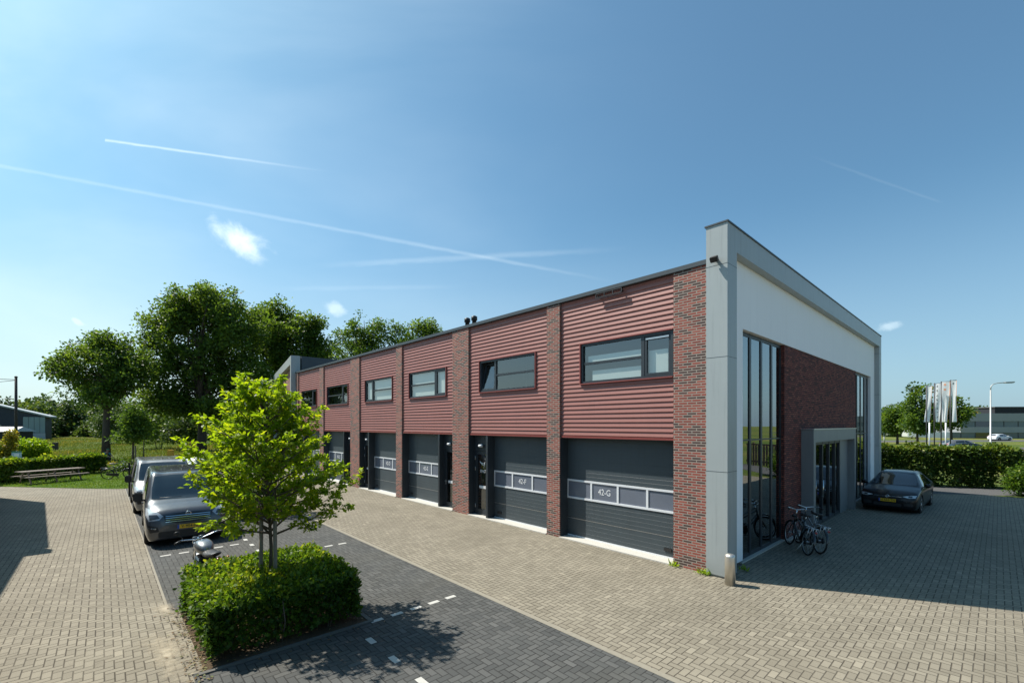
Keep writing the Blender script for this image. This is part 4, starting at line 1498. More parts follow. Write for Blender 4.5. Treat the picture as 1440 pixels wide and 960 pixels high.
# what the end glazing mirrors: a hedge and trees across the side road
hedge('roadside_hedge', 'hedge across the side road, out of the picture, mirrored in the end glazing', [W(24, -8), W(25, 8), W(26, 26)], 1.2, 1.5, 5000, .22, 'leaf_hedge', 81, stems=6, rough=.14)
for k, (x, y) in enumerate(((28, 3), (31, 16))):
    rt = thing('roadside_tree', ('small tree across the side road nearer the photographer, mirrored in the end glazing', 'small tree across the side road further off, mirrored in the end glazing')[k], 'tree', W(x, y))
    young_tree(rt, 90 + k, 6.5, 2.2, 26, 2.2, 7, .3, 'leaf_ash')

# weeds at the foot of the corner pier
rng_ = np.random.default_rng(5)
for k, (x, y, lab, n_) in enumerate(((-1.22, .02, 'tuft of weeds at the left foot of the corner brick pier', 26), (-.52, -.03, 'larger tuft of weeds where the brick pier meets the grey frame', 44), (.02, .9, 'little tuft of weeds at the foot of the end glazing, behind the bollard', 20))):
    a = rng_.uniform(0, 2 * PI, n_)
    pos = np.stack([rng_.normal(0, .07, n_), rng_.normal(-.02, .025, n_), np.full(n_, .012)], 1)
    ax = np.stack([np.cos(a) * .7, np.sin(a) * .7, rng_.uniform(.3, 1.4, n_)], 1)
    nr = np.stack([np.cos(a) * -.5, np.sin(a) * -.5, np.ones(n_)], 1)
    tag(leaf_mesh('weed', pos, ax, nr, rng_.uniform(.07, .2, n_), .03, rng_.uniform(.3, 1, n_), 'leaf_lime', None, .2, W(x, y), SRZ), lab, 'weed', 'weeds along the foot of the wall')

# ------------------------------------------------------------------ vehicles
paint('car_grey', (.08, .083, .09), .32, .55, var=.05, coat=1.0)
paint('car_silver', (.22, .225, .225), .42, .55, var=.05, coat=1.0)
paint('car_black', (.004, .005, .007), .3, .0, var=.05, coat=.35, spec=.25)
paint('car_white', (.70, .71, .71), .35, var=.03, coat=1.0)
paint('lamp_glass', (.55, .57, .58), .08, .3, var=.3, scale=20, coat=1.0)
paint('lamp_dark', (.06, .065, .07), .1, var=.3, coat=1.0)
paint('lamp_red', (.30, .01, .01), .2, coat=1.0)
paint('lamp_orange', (.6, .2, .02), .2, coat=1.0)
paint('underbody', (.012, .012, .012), .9)
paint('plate_text', (.02, .02, .02), .5)


def crom(P, n):
    """Catmull-Rom through rows of P (m,k) with n samples a span"""
    P = np.asarray(P, float)
    m = len(P)
    res = []
    for i in range(m - 1):
        p0 = P[max(i - 1, 0)]; p1 = P[i]; p2 = P[i + 1]; p3 = P[min(i + 2, m - 1)]
        for q in range(n):
            t_ = q / n
            m1 = (p2 - p0) * .5 * .8; m2 = (p3 - p1) * .5 * .8
            h = (2 * t_**3 - 3 * t_**2 + 1) * p1 + (t_**3 - 2 * t_**2 + t_) * m1 + (-2 * t_**3 + 3 * t_**2) * p2 + (t_**3 - t_**2) * m2
            res.append(h)
    res.append(P[-1])
    return np.array(res)


def car_shell(spec):
    """dense body surface from stations (x from nose, half width, sill z, belt z, roof half width, roof edge z, top z)"""
    L = spec['L']
    S = crom(spec['st'], 5)
    rows = []
    for x, w_, z0, zb, yr, zr, zt in S:
        sec = [(w_ * .93, z0), (w_ * .985, z0 + (zb - z0) * .22), (w_, z0 + (zb - z0) * .55), (w_ * .985, zb), (yr, zr), (yr * .62, zt - (zt - zr) * .22), (0, zt)]
        q = crom(sec, 5)
        half = [(L / 2 - x, y, z) for y, z in q]
        rows.append(half + [(X, -y, z) for X, y, z in half[-2::-1]])
    V = [p for r in rows for p in r]
    m = len(rows[0])
    F = []
    for i in range(len(rows) - 1):
        for k in range(m - 1):
            F.append((i * m + k, i * m + k + 1, (i + 1) * m + k + 1, (i + 1) * m + k))
    F.append(tuple(range(m)))
    F.append(tuple(range((len(rows) - 1) * m + m - 1, (len(rows) - 1) * m - 1, -1)))
    # floor
    for i in range(len(rows) - 1):
        F.append((i * m, (i + 1) * m, (i + 1) * m + m - 1, i * m + m - 1))
    bm = bmesh.new()
    vs = [bm.verts.new(p) for p in V]
    for f in F:
        try:
            bm.faces.new([vs[i] for i in f])
        except ValueError:
            pass
    bmesh.ops.recalc_face_normals(bm, faces=bm.faces)
    bm.normal_update()
    bvh = BVHTree.FromBMesh(bm)
    # open the wheel arches
    dead = []
    for f in bm.faces:
        c = f.calc_center_median()
        for wx in spec['wheels']:
            if (c.x - wx) ** 2 + (c.z - spec['wr']) ** 2 < (spec['wr'] + .055) ** 2 and abs(c.y) > spec['W'] * .55:
                dead.append(f)
                break
    bmesh.ops.delete(bm, geom=dead, context='FACES')
    for f in bm.faces:
        f.smooth = True
    me = bpy.data.meshes.new('body')
    bm.to_mesh(me)
    bm.free()
    return me, bvh


def decal(bvh, poly, axis, sign, off=.004, step=.06, thick=0.0):
    """a panel cut to poly and pressed onto the shell; axis 'x': poly in (y,z); axis 'y': poly in (x,z)"""
    bm = bmesh.new()
    vs = [bm.verts.new((p[0], p[1], 0)) for p in poly]
    bm.faces.new(vs)
    for ax in (0, 1):
        lo, hi = min(p[ax] for p in poly), max(p[ax] for p in poly)
        n = int((hi - lo) / step)
        for k in range(1, n + 1):
            co = [0, 0, 0]; co[ax] = lo + (hi - lo) * k / (n + 1)
            no = [0, 0, 0]; no[ax] = 1
            bmesh.ops.bisect_plane(bm, geom=bm.verts[:] + bm.edges[:] + bm.faces[:], plane_co=co, plane_no=no)
    bmesh.ops.triangulate(bm, faces=[f for f in bm.faces if len(f.verts) > 4])
    V, ok = [], True
    for v in bm.verts:
        if axis == 'x':
            o = Vector((sign * 6, v.co.x, v.co.y)); d = Vector((-sign, 0, 0))
        elif axis == 'y':
            o = Vector((v.co.x, sign * 4, v.co.y)); d = Vector((0, -sign, 0))
        else:
            o = Vector((v.co.x, v.co.y, 6)); d = Vector((0, 0, -1))
        hit, nn, _, _ = bvh.ray_cast(o, d)
        if hit is None:
            hit, nn, _, _ = bvh.find_nearest(o + d * (6 if axis == 'x' else 4) * .75)
        V.append(hit + nn * off)
    bm.verts.index_update()
    F = [tuple(v.index for v in f.verts) for f in bm.faces]
    bm.free()
    mb = MB()
    mb.add(V, F, True)
    return mb


def rr(x0, x1, y0, y1, r=.04, n=4):
    """rounded rectangle outline"""
    pts = []
    for cx, cy, a0 in ((x1 - r, y1 - r, 0), (x0 + r, y1 - r, 90), (x0 + r, y0 + r, 180), (x1 - r, y0 + r, 270)):
        for k in range(n + 1):
            a = R(a0 + 90 * k / n)
            pts.append((cx + r * math.cos(a), cy + r * math.sin(a)))
    return pts


def mir(poly):
    return [(-y, z) for y, z in poly][::-1]


def wheels(root, spec, rim='aluminium', cover=5):
    r = spec['wr']
    for wx in spec['wheels']:
        for sy in (-1, 1):
            y = sy * (spec['W'] - .115)
            tb = MB().lathe([(r * .62, -.10), (r * .93, -.105), (r, -.07), (r, .07), (r * .93, .105), (r * .62, .10)], (wx, y, r), 'y', 28)
            wo = tb.build('wheel', 'rubber', root)
            rb = MB()
            yo = y + sy * .085
            rb.torus((wx, yo, r), r * .62, .018, 'y', 24, 6)
            rb.lathe([(.06, -.02), (.06, .02)], (wx, yo, r), 'y', 12)
            for k in range(cover):
                a = 2 * PI * k / cover
                p = Vector((math.cos(a), 0, math.sin(a)))
                m = Matrix.Translation((wx, yo, r)) @ Matrix.Rotation(-a, 4, 'Y') @ Matrix.Translation((r * .33, 0, 0))
                rb.obox(m, r * .62, .03, .05)
            rb.build('rim', rim, wo)
            MB().lathe([(r * .60, -.01), (r * .60, .01)], (wx, y + sy * .06, r), 'y', 20).build('brake_disc', 'underbody', wo)
    wb = MB()
    for wx in spec['wheels']:
        wb.lathe([(r + .05, -spec['W'] + .03), (r + .05, spec['W'] - .03)], (wx, 0, r), 'y', 24)
    # wheel wells: a dark tunnel; its caps are hidden behind the tyres
    wb.f = [f for f in wb.f if len(f) == 4]; wb.sm = [True] * len(wb.f)
    wb.box(-spec['L'] / 2 + .3, spec['L'] / 2 - .3, -spec['W'] * .55, spec['W'] * .55, .2, .45)
    wb.build('underbody', 'underbody', root)


def plate(root, x, z, txt, W_=.52, sign=1, tiltx=0):
    p = MB().box(x, x + sign * .012, -W_ / 2, W_ / 2, z - .055, z + .055).build('number_plate', 'plate_yellow', root)
    xb = x + sign * .0135
    MB().box(x + sign * .0122, xb, (W_ / 2 - .045) * -1 - .045 if False else -W_ / 2, -W_ / 2 + .045, z - .055, z + .055).build('country_band', 'plate_blue', p) if sign < 0 else \
        MB().box(x + sign * .0122, xb, -W_ / 2, -W_ / 2 + .045, z - .055, z + .055).build('country_band', 'plate_blue', p)
    M = Matrix.Translation((x + sign * .0135, .02, z)) @ (FACE_PX if sign > 0 else Matrix.Rotation(R(-90), 4, 'Z') @ Matrix.Rotation(R(90), 4, 'X'))
    text_mesh('plate_text', txt, .105, 'plate_text', p, M, .001, True)


VAN = dict(L=5.0, W=.978, wr=.335, wheels=[2.5 - .95, 2.5 - 4.05], st=[
    (0.00, .66, .26, .50, .55, .60, .64), (.03, .82, .22, .58, .62, .74, .78), (.09, .90, .20, .70, .66, .88, .92), (.22, .945, .19, .86, .70, .99, 1.03),
    (.50, .968, .19, .96, .76, 1.09, 1.13), (.86, .976, .19, 1.07, .80, 1.20, 1.235), (1.22, .978, .19, 1.13, .80, 1.53, 1.565), (1.60, .978, .19, 1.14, .79, 1.845, 1.885),
    (1.82, .978, .19, 1.14, .79, 1.905, 1.945), (2.3, .978, .19, 1.14, .80, 1.925, 1.97), (3.2, .978, .19, 1.14, .80, 1.925, 1.97), (4.2, .976, .19, 1.14, .80, 1.92, 1.965), (4.72, .97, .20, 1.13, .79, 1.90, 1.945),
    (4.90, .955, .22, 1.12, .77, 1.84, 1.88), (4.98, .93, .30, 1.08, .74, 1.70, 1.74), (5.0, .90, .36, 1.0, .70, 1.55, 1.6)])


def make_van(name, label, loc, rz, col, plate_txt, open_door=False):
    root = thing(name, label, 'van', loc, rz)
    me, bvh = car_shell(VAN)
    body = put('body', me, col, root)
    hl = VAN['L'] / 2

    def part(nm, mat, mb, par=root):
        return mb.build(nm, mat, par)
    ws = [(-.80, 1.245), (-.4, 1.225), (0, 1.22), (.4, 1.225), (.80, 1.245), (.775, 1.55), (.715, 1.835), (.35, 1.862), (0, 1.868), (-.35, 1.862), (-.715, 1.835), (-.775, 1.55)]
    part('windscreen', 'glass_screen', decal(bvh, ws, 'x', 1, .005))
    part('wiper', 'black_plastic', MB().tube([(hl - .90, .62, 1.265), (hl - .92, .10, 1.262)], .013, 5).tube([(hl - .90, -.10, 1.262), (hl - .92, -.62, 1.265)], .013, 5))
    for s in (-1, 1):
        f = [(hl - 1.13, 1.16), (hl - 1.98, 1.15), (hl - 1.98, 1.80), (hl - 1.72, 1.80)]
        part('front_window', 'glass_screen', decal(bvh, f, 'y', s, .005))
        part('side_window', 'glass_screen', decal(bvh, rr(hl - 3.35, hl - 2.12, 1.17, 1.79, .06), 'y', s, .005))
        part('quarter_window', 'glass_screen', decal(bvh, rr(hl - 4.72, hl - 3.50, 1.17, 1.79, .06), 'y', s, .005))
        seam = decal(bvh, [(hl - 2.065, .34), (hl - 2.05, .34), (hl - 2.05, 1.84), (hl - 2.065, 1.84)], 'y', s, .003)
        for xx in (hl - 3.43, hl - 1.10):
            q = decal(bvh, [(xx - .007, .40), (xx + .007, .40), (xx + .007, 1.84 if xx < 1 else 1.10), (xx - .007, 1.84 if xx < 1 else 1.10)], 'y', s, .003)
            seam.add(q.v, q.f, True)
        part('door_gap', 'underbody', seam, body)
        part('rubbing_strip', 'black_plastic', decal(bvh, rr(hl - 3.6, hl - 1.5, .50, .60, .03), 'y', s, .012))
        hb = MB().obox(Matrix.Translation((hl - 1.86, s * .985, 1.04)), .17, .04, .035)
        part('door_handle', col, hb)
        mb = MB().obox(Matrix.Translation((hl - 1.22, s * 1.10, 1.30)) @ Matrix.Rotation(R(8 * s), 4, 'Z'), .13, .21, .27)
        mb.tube([(hl - 1.18, s * .95, 1.20), (hl - 1.2, s * 1.06, 1.22)], .03, 6)
        mb.build('wing_mirror', 'black_plastic', root, .03)
        hp = [(s * .57, .86), (s * .66, .76), (s * .88, .74), (s * .945, .90), (s * .93, 1.05), (s * .80, 1.01), (s * .66, .94)]
        if s < 0: hp = hp[::-1]
        h = part('headlight', 'lamp_glass', decal(bvh, hp, 'x', 1, .006, .04))
        hp2 = [(s * .64, .80), (s * .86, .77), (s * .88, .90), (s * .70, .90)]
        part('lamp_lens', 'lamp_dark', decal(bvh, hp2, 'x', 1, .011, .03), h)
        fg = [(s * .66, .45), (s * .86, .43), (s * .91, .65), (s * .70, .58)]
        o = part('fog_lamp_recess', 'black_plastic', decal(bvh, fg if s > 0 else fg[::-1], 'x', 1, .005, .04))
        part('fog_trim', 'chrome', decal(bvh, [(s * .72, .545), (s * .88, .58), (s * .88, .555), (s * .73, .52)], 'x', 1, .012, .04), o)
        rl = [(s * .80, .95), (s * .93, .95), (s * .90, 1.45), (s * .79, 1.45)]
        part('rear_lamp', 'lamp_red', decal(bvh, rl if s > 0 else rl[::-1], 'x', -1, .006, .05))
    part('rear_window', 'glass_screen', decal(bvh, rr(-.70, .70, 1.18, 1.62, .06), 'x', -1, .005))
    g = part('grille', 'black_plastic', decal(bvh, [(-.56, .86), (-.52, .68), (-.25, .635), (.25, .635), (.52, .68), (.56, .86), (.25, .90), (-.25, .90)], 'x', 1, .004, .04))
    for z in (.685, .735, .785, .835):
        part('grille_bar', 'chrome', decal(bvh, [(-.52, z), (.52, z), (.52, z + .015), (-.52, z + .015)], 'x', 1, .016, .05), g)
    # round badge with a lightning bar
    hit = bvh.ray_cast(Vector((6, 0, .885)), Vector((-1, 0, 0)))[0]
    bd = MB().torus((hit.x + .018, 0, .87), .062, .010, 'x', 24, 6)
    for pts in ([(-.07, .004), (.018, .012), (-.018, -.012), (.07, -.004)],):
        bd.tube([(hit.x + .018, y, .87 + z) for y, z in pts], .008, 5)
    part('badge', 'chrome', bd, g)
    part('bumper_intake', 'black_plastic', decal(bvh, rr(-.68, .68, .27, .44, .05), 'x', 1, .006, .05))
    hx = bvh.ray_cast(Vector((6, 0, .53)), Vector((-1, 0, 0)))[0].x
    plate(root, hx + .012, .535, plate_txt)
    wheels(root, VAN, 'aluminium', 8)
    an = MB().tube([(hl - 1.95, 0, 1.95), (hl - 2.12, 0, 2.13)], .006, 5)
    part('aerial', 'black_plastic', an)
    rv = MB()
    for y in (-.52, -.26, 0, .26, .52):
        rv.tube([(hl - 2.2, y, 1.925 + .03 * (1 - (y / .8) ** 2)), (hl - 2.4, y, 1.942 + .03 * (1 - (y / .8) ** 2)), (hl - 4.6, y, 1.936 + .03 * (1 - (y / .8) ** 2))], .010, 5)
    part('roof_rib', col, rv, body)
    if open_door:
        part('door_opening', 'underbody', decal(bvh, rr(hl - 3.28, hl - 2.06, .34, 1.84, .06), 'y', -1, .010))
        d = decal(bvh, rr(hl - 4.55, hl - 3.30, .34, 1.86, .06), 'y', -1, .07)
        do = part('sliding_door', col, d)
        part('door_window', 'glass_screen', decal(bvh, rr(hl - 4.45, hl - 3.40, 1.17, 1.78, .06), 'y', -1, .076), do)
        ed = MB().box(hl - 3.305, hl - 3.255, -1.05, -.985, .36, 1.80)
        part('door_edge', 'black_plastic', ed, do)
    return root


HATCH = dict(L=4.26, W=.895, wr=.325, wheels=[2.13 - .86, 2.13 - 3.49], st=[
    (0.00, .58, .24, .42, .46, .50, .54), (.04, .74, .20, .52, .58, .64, .68), (.12, .83, .18, .63, .66, .73, .765), (.35, .875, .17, .73, .72, .82, .86),
    (.75, .89, .17, .83, .73, .90, .935), (1.10, .895, .17, .885, .71, .965, 1.0), (1.5, .895, .17, .905, .64, 1.17, 1.215), (1.9, .895, .17, .915, .585, 1.355, 1.395), (2.2, .895, .17, .92, .565, 1.415, 1.46),
    (2.7, .895, .17, .925, .56, 1.425, 1.48), (3.3, .893, .17, .935, .55, 1.39, 1.45), (3.7, .888, .18, .945, .54, 1.31, 1.37), (4.0, .875, .21, .94, .55, 1.13, 1.18), (4.16, .855, .25, .88, .58, .95, .99), (4.24, .80, .32, .76, .56, .80, .83), (4.26, .74, .38, .66, .5, .70, .72)])


def make_hatch(name, label, loc, rz, col, plate_txt=None, group=None):
    root = thing(name, label, 'car', loc, rz, group)
    me, bvh = car_shell(HATCH)
    body = put('body', me, col, root)
    hl = HATCH['L'] / 2

    def part(nm, mat, mb, par=root):
        return mb.build(nm, mat, par)
    part('windscreen', 'glass_screen', decal(bvh, [(-.70, 1.005), (0, .995), (.70, 1.005), (.66, 1.15), (.56, 1.36), (.28, 1.395), (0, 1.405), (-.28, 1.395), (-.56, 1.36), (-.66, 1.15)], 'x', 1, .005))
    part('rear_window', 'glass_screen', decal(bvh, [(-.56, 1.06), (.56, 1.06), (.50, 1.32), (-.50, 1.32)], 'x', -1, .005))
    for s in (-1, 1):
        part('front_window', 'glass_screen', decal(bvh, [(hl - 1.42, .945), (hl - 2.28, .945), (hl - 2.28, 1.37), (hl - 2.02, 1.36)], 'y', s, .005))
        part('side_window', 'glass_screen', decal(bvh, [(hl - 2.34, .945), (hl - 3.35, .955), (hl - 3.22, 1.31), (hl - 2.34, 1.37)], 'y', s, .005))
        seam = MB()
        for xx in (hl - 1.28, hl - 2.31, hl - 3.20):
            q = decal(bvh, [(xx - .006, .34), (xx + .006, .34), (xx + .006, .90), (xx - .006, .90)], 'y', s, .003)
            seam.add(q.v, q.f, True)
        part('door_gap', 'underbody', seam, body)
        mb = MB().ball((hl - 1.45, s * .985, 1.0), .06, .11, .08, 10, 7).tube([(hl - 1.45, s * .86, .96), (hl - 1.45, s * .94, .97)], .02, 5)
        part('wing_mirror', col, mb)
        for xx in (hl - 2.16, hl - 3.02):
            part('door_handle', col, MB().obox(Matrix.Translation((xx, s * .895, .84)), .16, .03, .03))
        hp = [(s * .44, .665), (s * .62, .615), (s * .80, .63), (s * .83, .72), (s * .68, .72)]
        h = part('headlight', 'lamp_glass', decal(bvh, hp if s > 0 else hp[::-1], 'x', 1, .006, .04))
        part('lamp_lens', 'lamp_dark', decal(bvh, [(s * .60, .635), (s * .72, .635), (s * .72, .70), (s * .62, .70)], 'x', 1, .010, .03), h)
        part('corner_intake', 'black_plastic', decal(bvh, rr(min(s * .48, s * .74), max(s * .48, s * .74), .31, .43, .03), 'x', 1, .006, .04))
        rl = [(s * .50, .86), (s * .80, .86), (s * .78, .96), (s * .50, .95)]
        part('rear_lamp', 'lamp_red', decal(bvh, rl if s > 0 else rl[::-1], 'x', -1, .006, .05))
    g = part('grille', 'black_plastic', decal(bvh, rr(-.42, .42, .61, .675, .02), 'x', 1, .005, .04))
    part('grille_bar', 'chrome', decal(bvh, [(-.42, .640), (.42, .640), (.42, .650), (-.42, .650)], 'x', 1, .012, .05), g)
    part('bumper_intake', 'black_plastic', decal(bvh, rr(-.42, .42, .28, .40, .03), 'x', 1, .006, .05))
    hx = bvh.ray_cast(Vector((6, 0, .645)), Vector((-1, 0, 0)))[0].x
    part('badge', 'chrome', MB().torus((hx + .02, 0, .645), .05, .008, 'x', 20, 6).tube([(hx + .02, -.03, .67), (hx + .02, -.012, .615), (hx + .02, 0, .645), (hx + .02, .012, .615), (hx + .02, .03, .67)], .006, 5), g)
    if plate_txt:
        hx = bvh.ray_cast(Vector((6, 0, .50)), Vector((-1, 0, 0)))[0].x
        plate(root, hx + .012, .50, plate_txt)
    wheels(root, HATCH, 'aluminium', 5)
    return root


def screen_mat():
    m, t = new_mat('glass_screen')
    b = t.n('ShaderNodeBsdfPrincipled', {'Base Color': (.012, .018, .020, 1), 'Roughness': .03, 'IOR': 1.85, 'Coat Weight': .6, 'Coat Roughness': .02})
    out(t, b.outputs[0])
    MATS['glass_screen'] = m


screen_mat()


def heading(local_ang):
    """world z rotation for a heading given in site axes (0 = along +x of the site)"""
    return SRZ + R(local_ang)


v1 = make_van('parked_van', 'dark grey van with chrome barred grille, nearest the camera of the two parked vans', W(-11.6 - 2.5, -8.2), heading(-2.0), 'car_grey', 'V-954-RJ')
v2 = make_van('parked_van', 'silver grey van with its sliding side door open, parked behind the dark grey van', W(-17.6 - 2.5, -8.25), heading(-.5), 'car_silver', 'VX-417-K', True)
make_hatch('parked_car', 'black hatchback parked in the building shade facing the camera by the end wall', W(1.18, 12.3 + 2.13), heading(-92), 'car_black', 'H-562-TN')
make_hatch('parked_car', 'white car half hidden behind the vans and the young oak', PX(262, 27.5), heading(205), 'car_white')
hc = make_hatch('parked_car', 'white car parked on the far road in front of the office building', PX(1406, 96), R(8), 'car_white')
hc2 = make_hatch('parked_car', 'pale blue grey car seen over the hedge below the flags', PX(1353, 58), R(-12), 'car_silver')
make_hatch('parked_car', 'dark car roof showing over the hedge left of the lamp post', PX(1368, 47), R(-20), 'car_black')


# ------------------------------------------------------------------ motorcycle
paint('tank_grey', (.20, .205, .205), .28, .6, var=.08, coat=.8)
def motorcycle(loc, rz, lean):
    root = thing('motorcycle', 'parked silver tank motorcycle with wide bars, behind the clipped hedge', 'motorcycle', loc, rz)
    root.rotation_euler = (lean, 0, rz)
    wr = .31
    for nm, x in (('front', .70), ('rear', -.70)):
        o = MB().torus((x, 0, wr), wr - .055, .055, 'y', 32, 10).build('wheel', 'rubber', root)
        rb = MB().torus((x, 0, wr), wr - .11, .014, 'y', 28, 6).lathe([(.045, -.06), (.045, .06)], (x, 0, wr), 'y', 12)
        for k in range(10):
            a = 2 * PI * k / 10
            rb.tube([(x + .03 * math.cos(a), 0, wr + .03 * math.sin(a)), (x + (wr - .11) * math.cos(a), 0, wr + (wr - .11) * math.sin(a))], .008, 4)
        rb.build('rim', 'aluminium', o)
    # frame, engine, exhaust
    fr = MB().tube([(.40, 0, .86), (.1, 0, .80), (-.35, 0, .72), (-.55, 0, .78)], .022, 6).tube([(.40, 0, .84), (.32, 0, .38), (-.1, 0, .26), (-.28, 0, .40), (-.32, 0, .70)], .022, 6)
    for s in (-.09, .09):
        fr.tube([(-.70, s, wr), (-.28, s, .40)], .02, 6).tube([(-.66, s, wr + .02), (-.48, s, .74)], .022, 8)
    fr.build('frame', 'black_plastic', root)
    en = MB().obox(Matrix.Translation((.02, 0, .42)), .42, .30, .22)
    en.obox(Matrix.Translation((.14, 0, .60)) @ Matrix.Rotation(R(-12), 4, 'Y'), .22, .30, .20)
    for k in range(4):
        en.obox(Matrix.Translation((.14, 0, .55 + k * .035)) @ Matrix.Rotation(R(-12), 4, 'Y'), .26, .34, .010)
    en.lathe([(.10, -.20), (.10, .20)], (-.06, 0, .42), 'y', 16)
    en.build('engine', 'lamp_dark', root, .01)
    ex = MB()
    for s in (-.10, .10):
        ex.tube([(.26, s, .58), (.36, s, .45), (.28, s * 1.3, .26), (-.2, s * 1.7, .24), (-.35, s * 1.8, .27)], .022, 8)
        ex.tube([(-.35, s * 1.8, .27), (-.42, s * 1.8, .28), (-.85, s * 1.85, .36)], [.025, .045, .045], 10)
    ex.build('exhaust', 'steel', root)
    # fuel tank: fat rounded teardrop
    tk = MB()
    prof = [(.42, .05, .84, .07), (.36, .12, .86, .11), (.22, .165, .875, .13), (.05, .16, .86, .12), (-.08, .11, .83, .09), (-.14, .05, .80, .05)]
    vs, fs = [], []
    n = 16
    P = crom(prof, 4)
    for x, w_, zc, h in P:
        for k in range(n):
            a = 2 * PI * k / n
            ca, sa = math.cos(a), math.sin(a)
            vs.append((x, w_ * math.copysign(abs(ca) ** .75, ca), zc + h * math.copysign(abs(sa) ** .8, sa)))
    for i in range(len(P) - 1):
        for k in range(n):
            fs.append((i * n + k, i * n + (k + 1) % n, (i + 1) * n + (k + 1) % n, (i + 1) * n + k))
    fs += [tuple(range(n)), tuple((len(P) - 1) * n + k for k in range(n - 1, -1, -1))]
    tk.add(vs, fs, True)
    tko = tk.build('fuel_tank', 'tank_grey', root)
    MB().lathe([(.035, .985), (.035, 1.005), (.02, 1.012)], (.18, 0, 0), 'z', 14).build('filler_cap', 'chrome', tko)
    # seat
    st = MB()
    vs, fs = [], []
    P = crom([(-.08, .08, .82, .03), (-.18, .13, .80, .045), (-.36, .14, .80, .05), (-.58, .12, .84, .05), (-.72, .07, .87, .03)], 4)
    for x, w_, zc, h in P:
        for k in range(12):
            a = 2 * PI * k / 12
            vs.append((x, w_ * math.cos(a), zc + h * math.sin(a)))
    for i in range(len(P) - 1):
        for k in range(12):
            fs.append((i * 12 + k, i * 12 + (k + 1) % 12, (i + 1) * 12 + (k + 1) % 12, (i + 1) * 12 + k))
    fs += [tuple(range(12)), tuple((len(P) - 1) * 12 + k for k in range(11, -1, -1))]
    st.add(vs, fs, True).build('seat', 'black_plastic', root)
    for s in (-.09, .09):
        MB().tube([(.70, s, wr), (.44, s, .92)], [.028, .024], 8).build('fork', 'chrome', root)
    hbm = MB().tube([(.30, -.43, 1.04), (.36, -.32, 1.06), (.44, -.12, 1.0), (.45, 0, .98), (.44, .12, 1.0), (.36, .32, 1.06), (.30, .43, 1.04)], .013, 8)
    hbo = hbm.build('handlebar', 'chrome', root)
    for s in (-1, 1):
        MB().tube([(.36 - .012, s * .33, 1.06), (.295, s * .45, 1.038)], .020, 8).build('grip', 'black_plastic', hbo)
        MB().tube([(.40, s * .26, 1.05), (.42, s * .42, 1.03)], .007, 5).build('lever', 'aluminium', hbo)
        mm = MB().tube([(.38, s * .27, 1.06), (.36, s * .36, 1.20)], .006, 5).ball((.355, s * .37, 1.23), .02, .055, .04, 10, 6)
        mm.build('mirror', 'black_plastic', hbo)
    hl_ = MB().ball((.58, 0, .90), .09, .095, .095, 14, 10).build('headlight', 'chrome', root)
    MB().lathe([(.085, .64), (.07, .665), (.0, .672)], (0, 0, .90), 'x', 16).build('lamp_lens', 'lamp_glass', hl_)
    cl = MB()
    for s in (-.055, .055):
        cl.lathe([(.045, .985), (.045, 1.03)], (.50, s, 0), 'z', 12)
    cl.build('gauges', 'lamp_dark', root)
    MB().ball((-.80, 0, .78), .04, .06, .035, 10, 6).build('rear_lamp', 'lamp_red', root)
    for s in (-1, 1):
        MB().ball((-.74, s * .17, .76), .03, .03, .025, 8, 6).tube([(-.72, 0, .77), (-.74, s * .16, .76)], .007, 5).build('indicator', 'lamp_orange', root)
    for x, r0 in ((.70, 60), (-.70, 70)):
        m = MB()
        pts = [(x + (wr + .02) * math.cos(R(a)), 0, wr + (wr + .02) * math.sin(R(a))) for a in range(20 if x > 0 else 50, 165, 12)]
        vs, fs = [], []
        for p in pts:
            vs += [(p[0], -.06, p[2] - .012), (p[0], 0, p[2] + .006), (p[0], .06, p[2] - .012)]
        for i in range(len(pts) - 1):
            for k in range(2):
                fs.append((i * 3 + k, i * 3 + k + 1, i * 3 + k + 4, i * 3 + k + 3))
        m.add(vs, fs, True).build('mudguard', 'tank_grey' if x > 0 else 'black_plastic', root)
    MB().tube([(-.05, .12, .26), (-.10, .30, -.035)], .012, 6).build('side_stand', 'steel', root)
    return root


motorcycle(W(-7.1, -8.40), heading(186), R(-8))


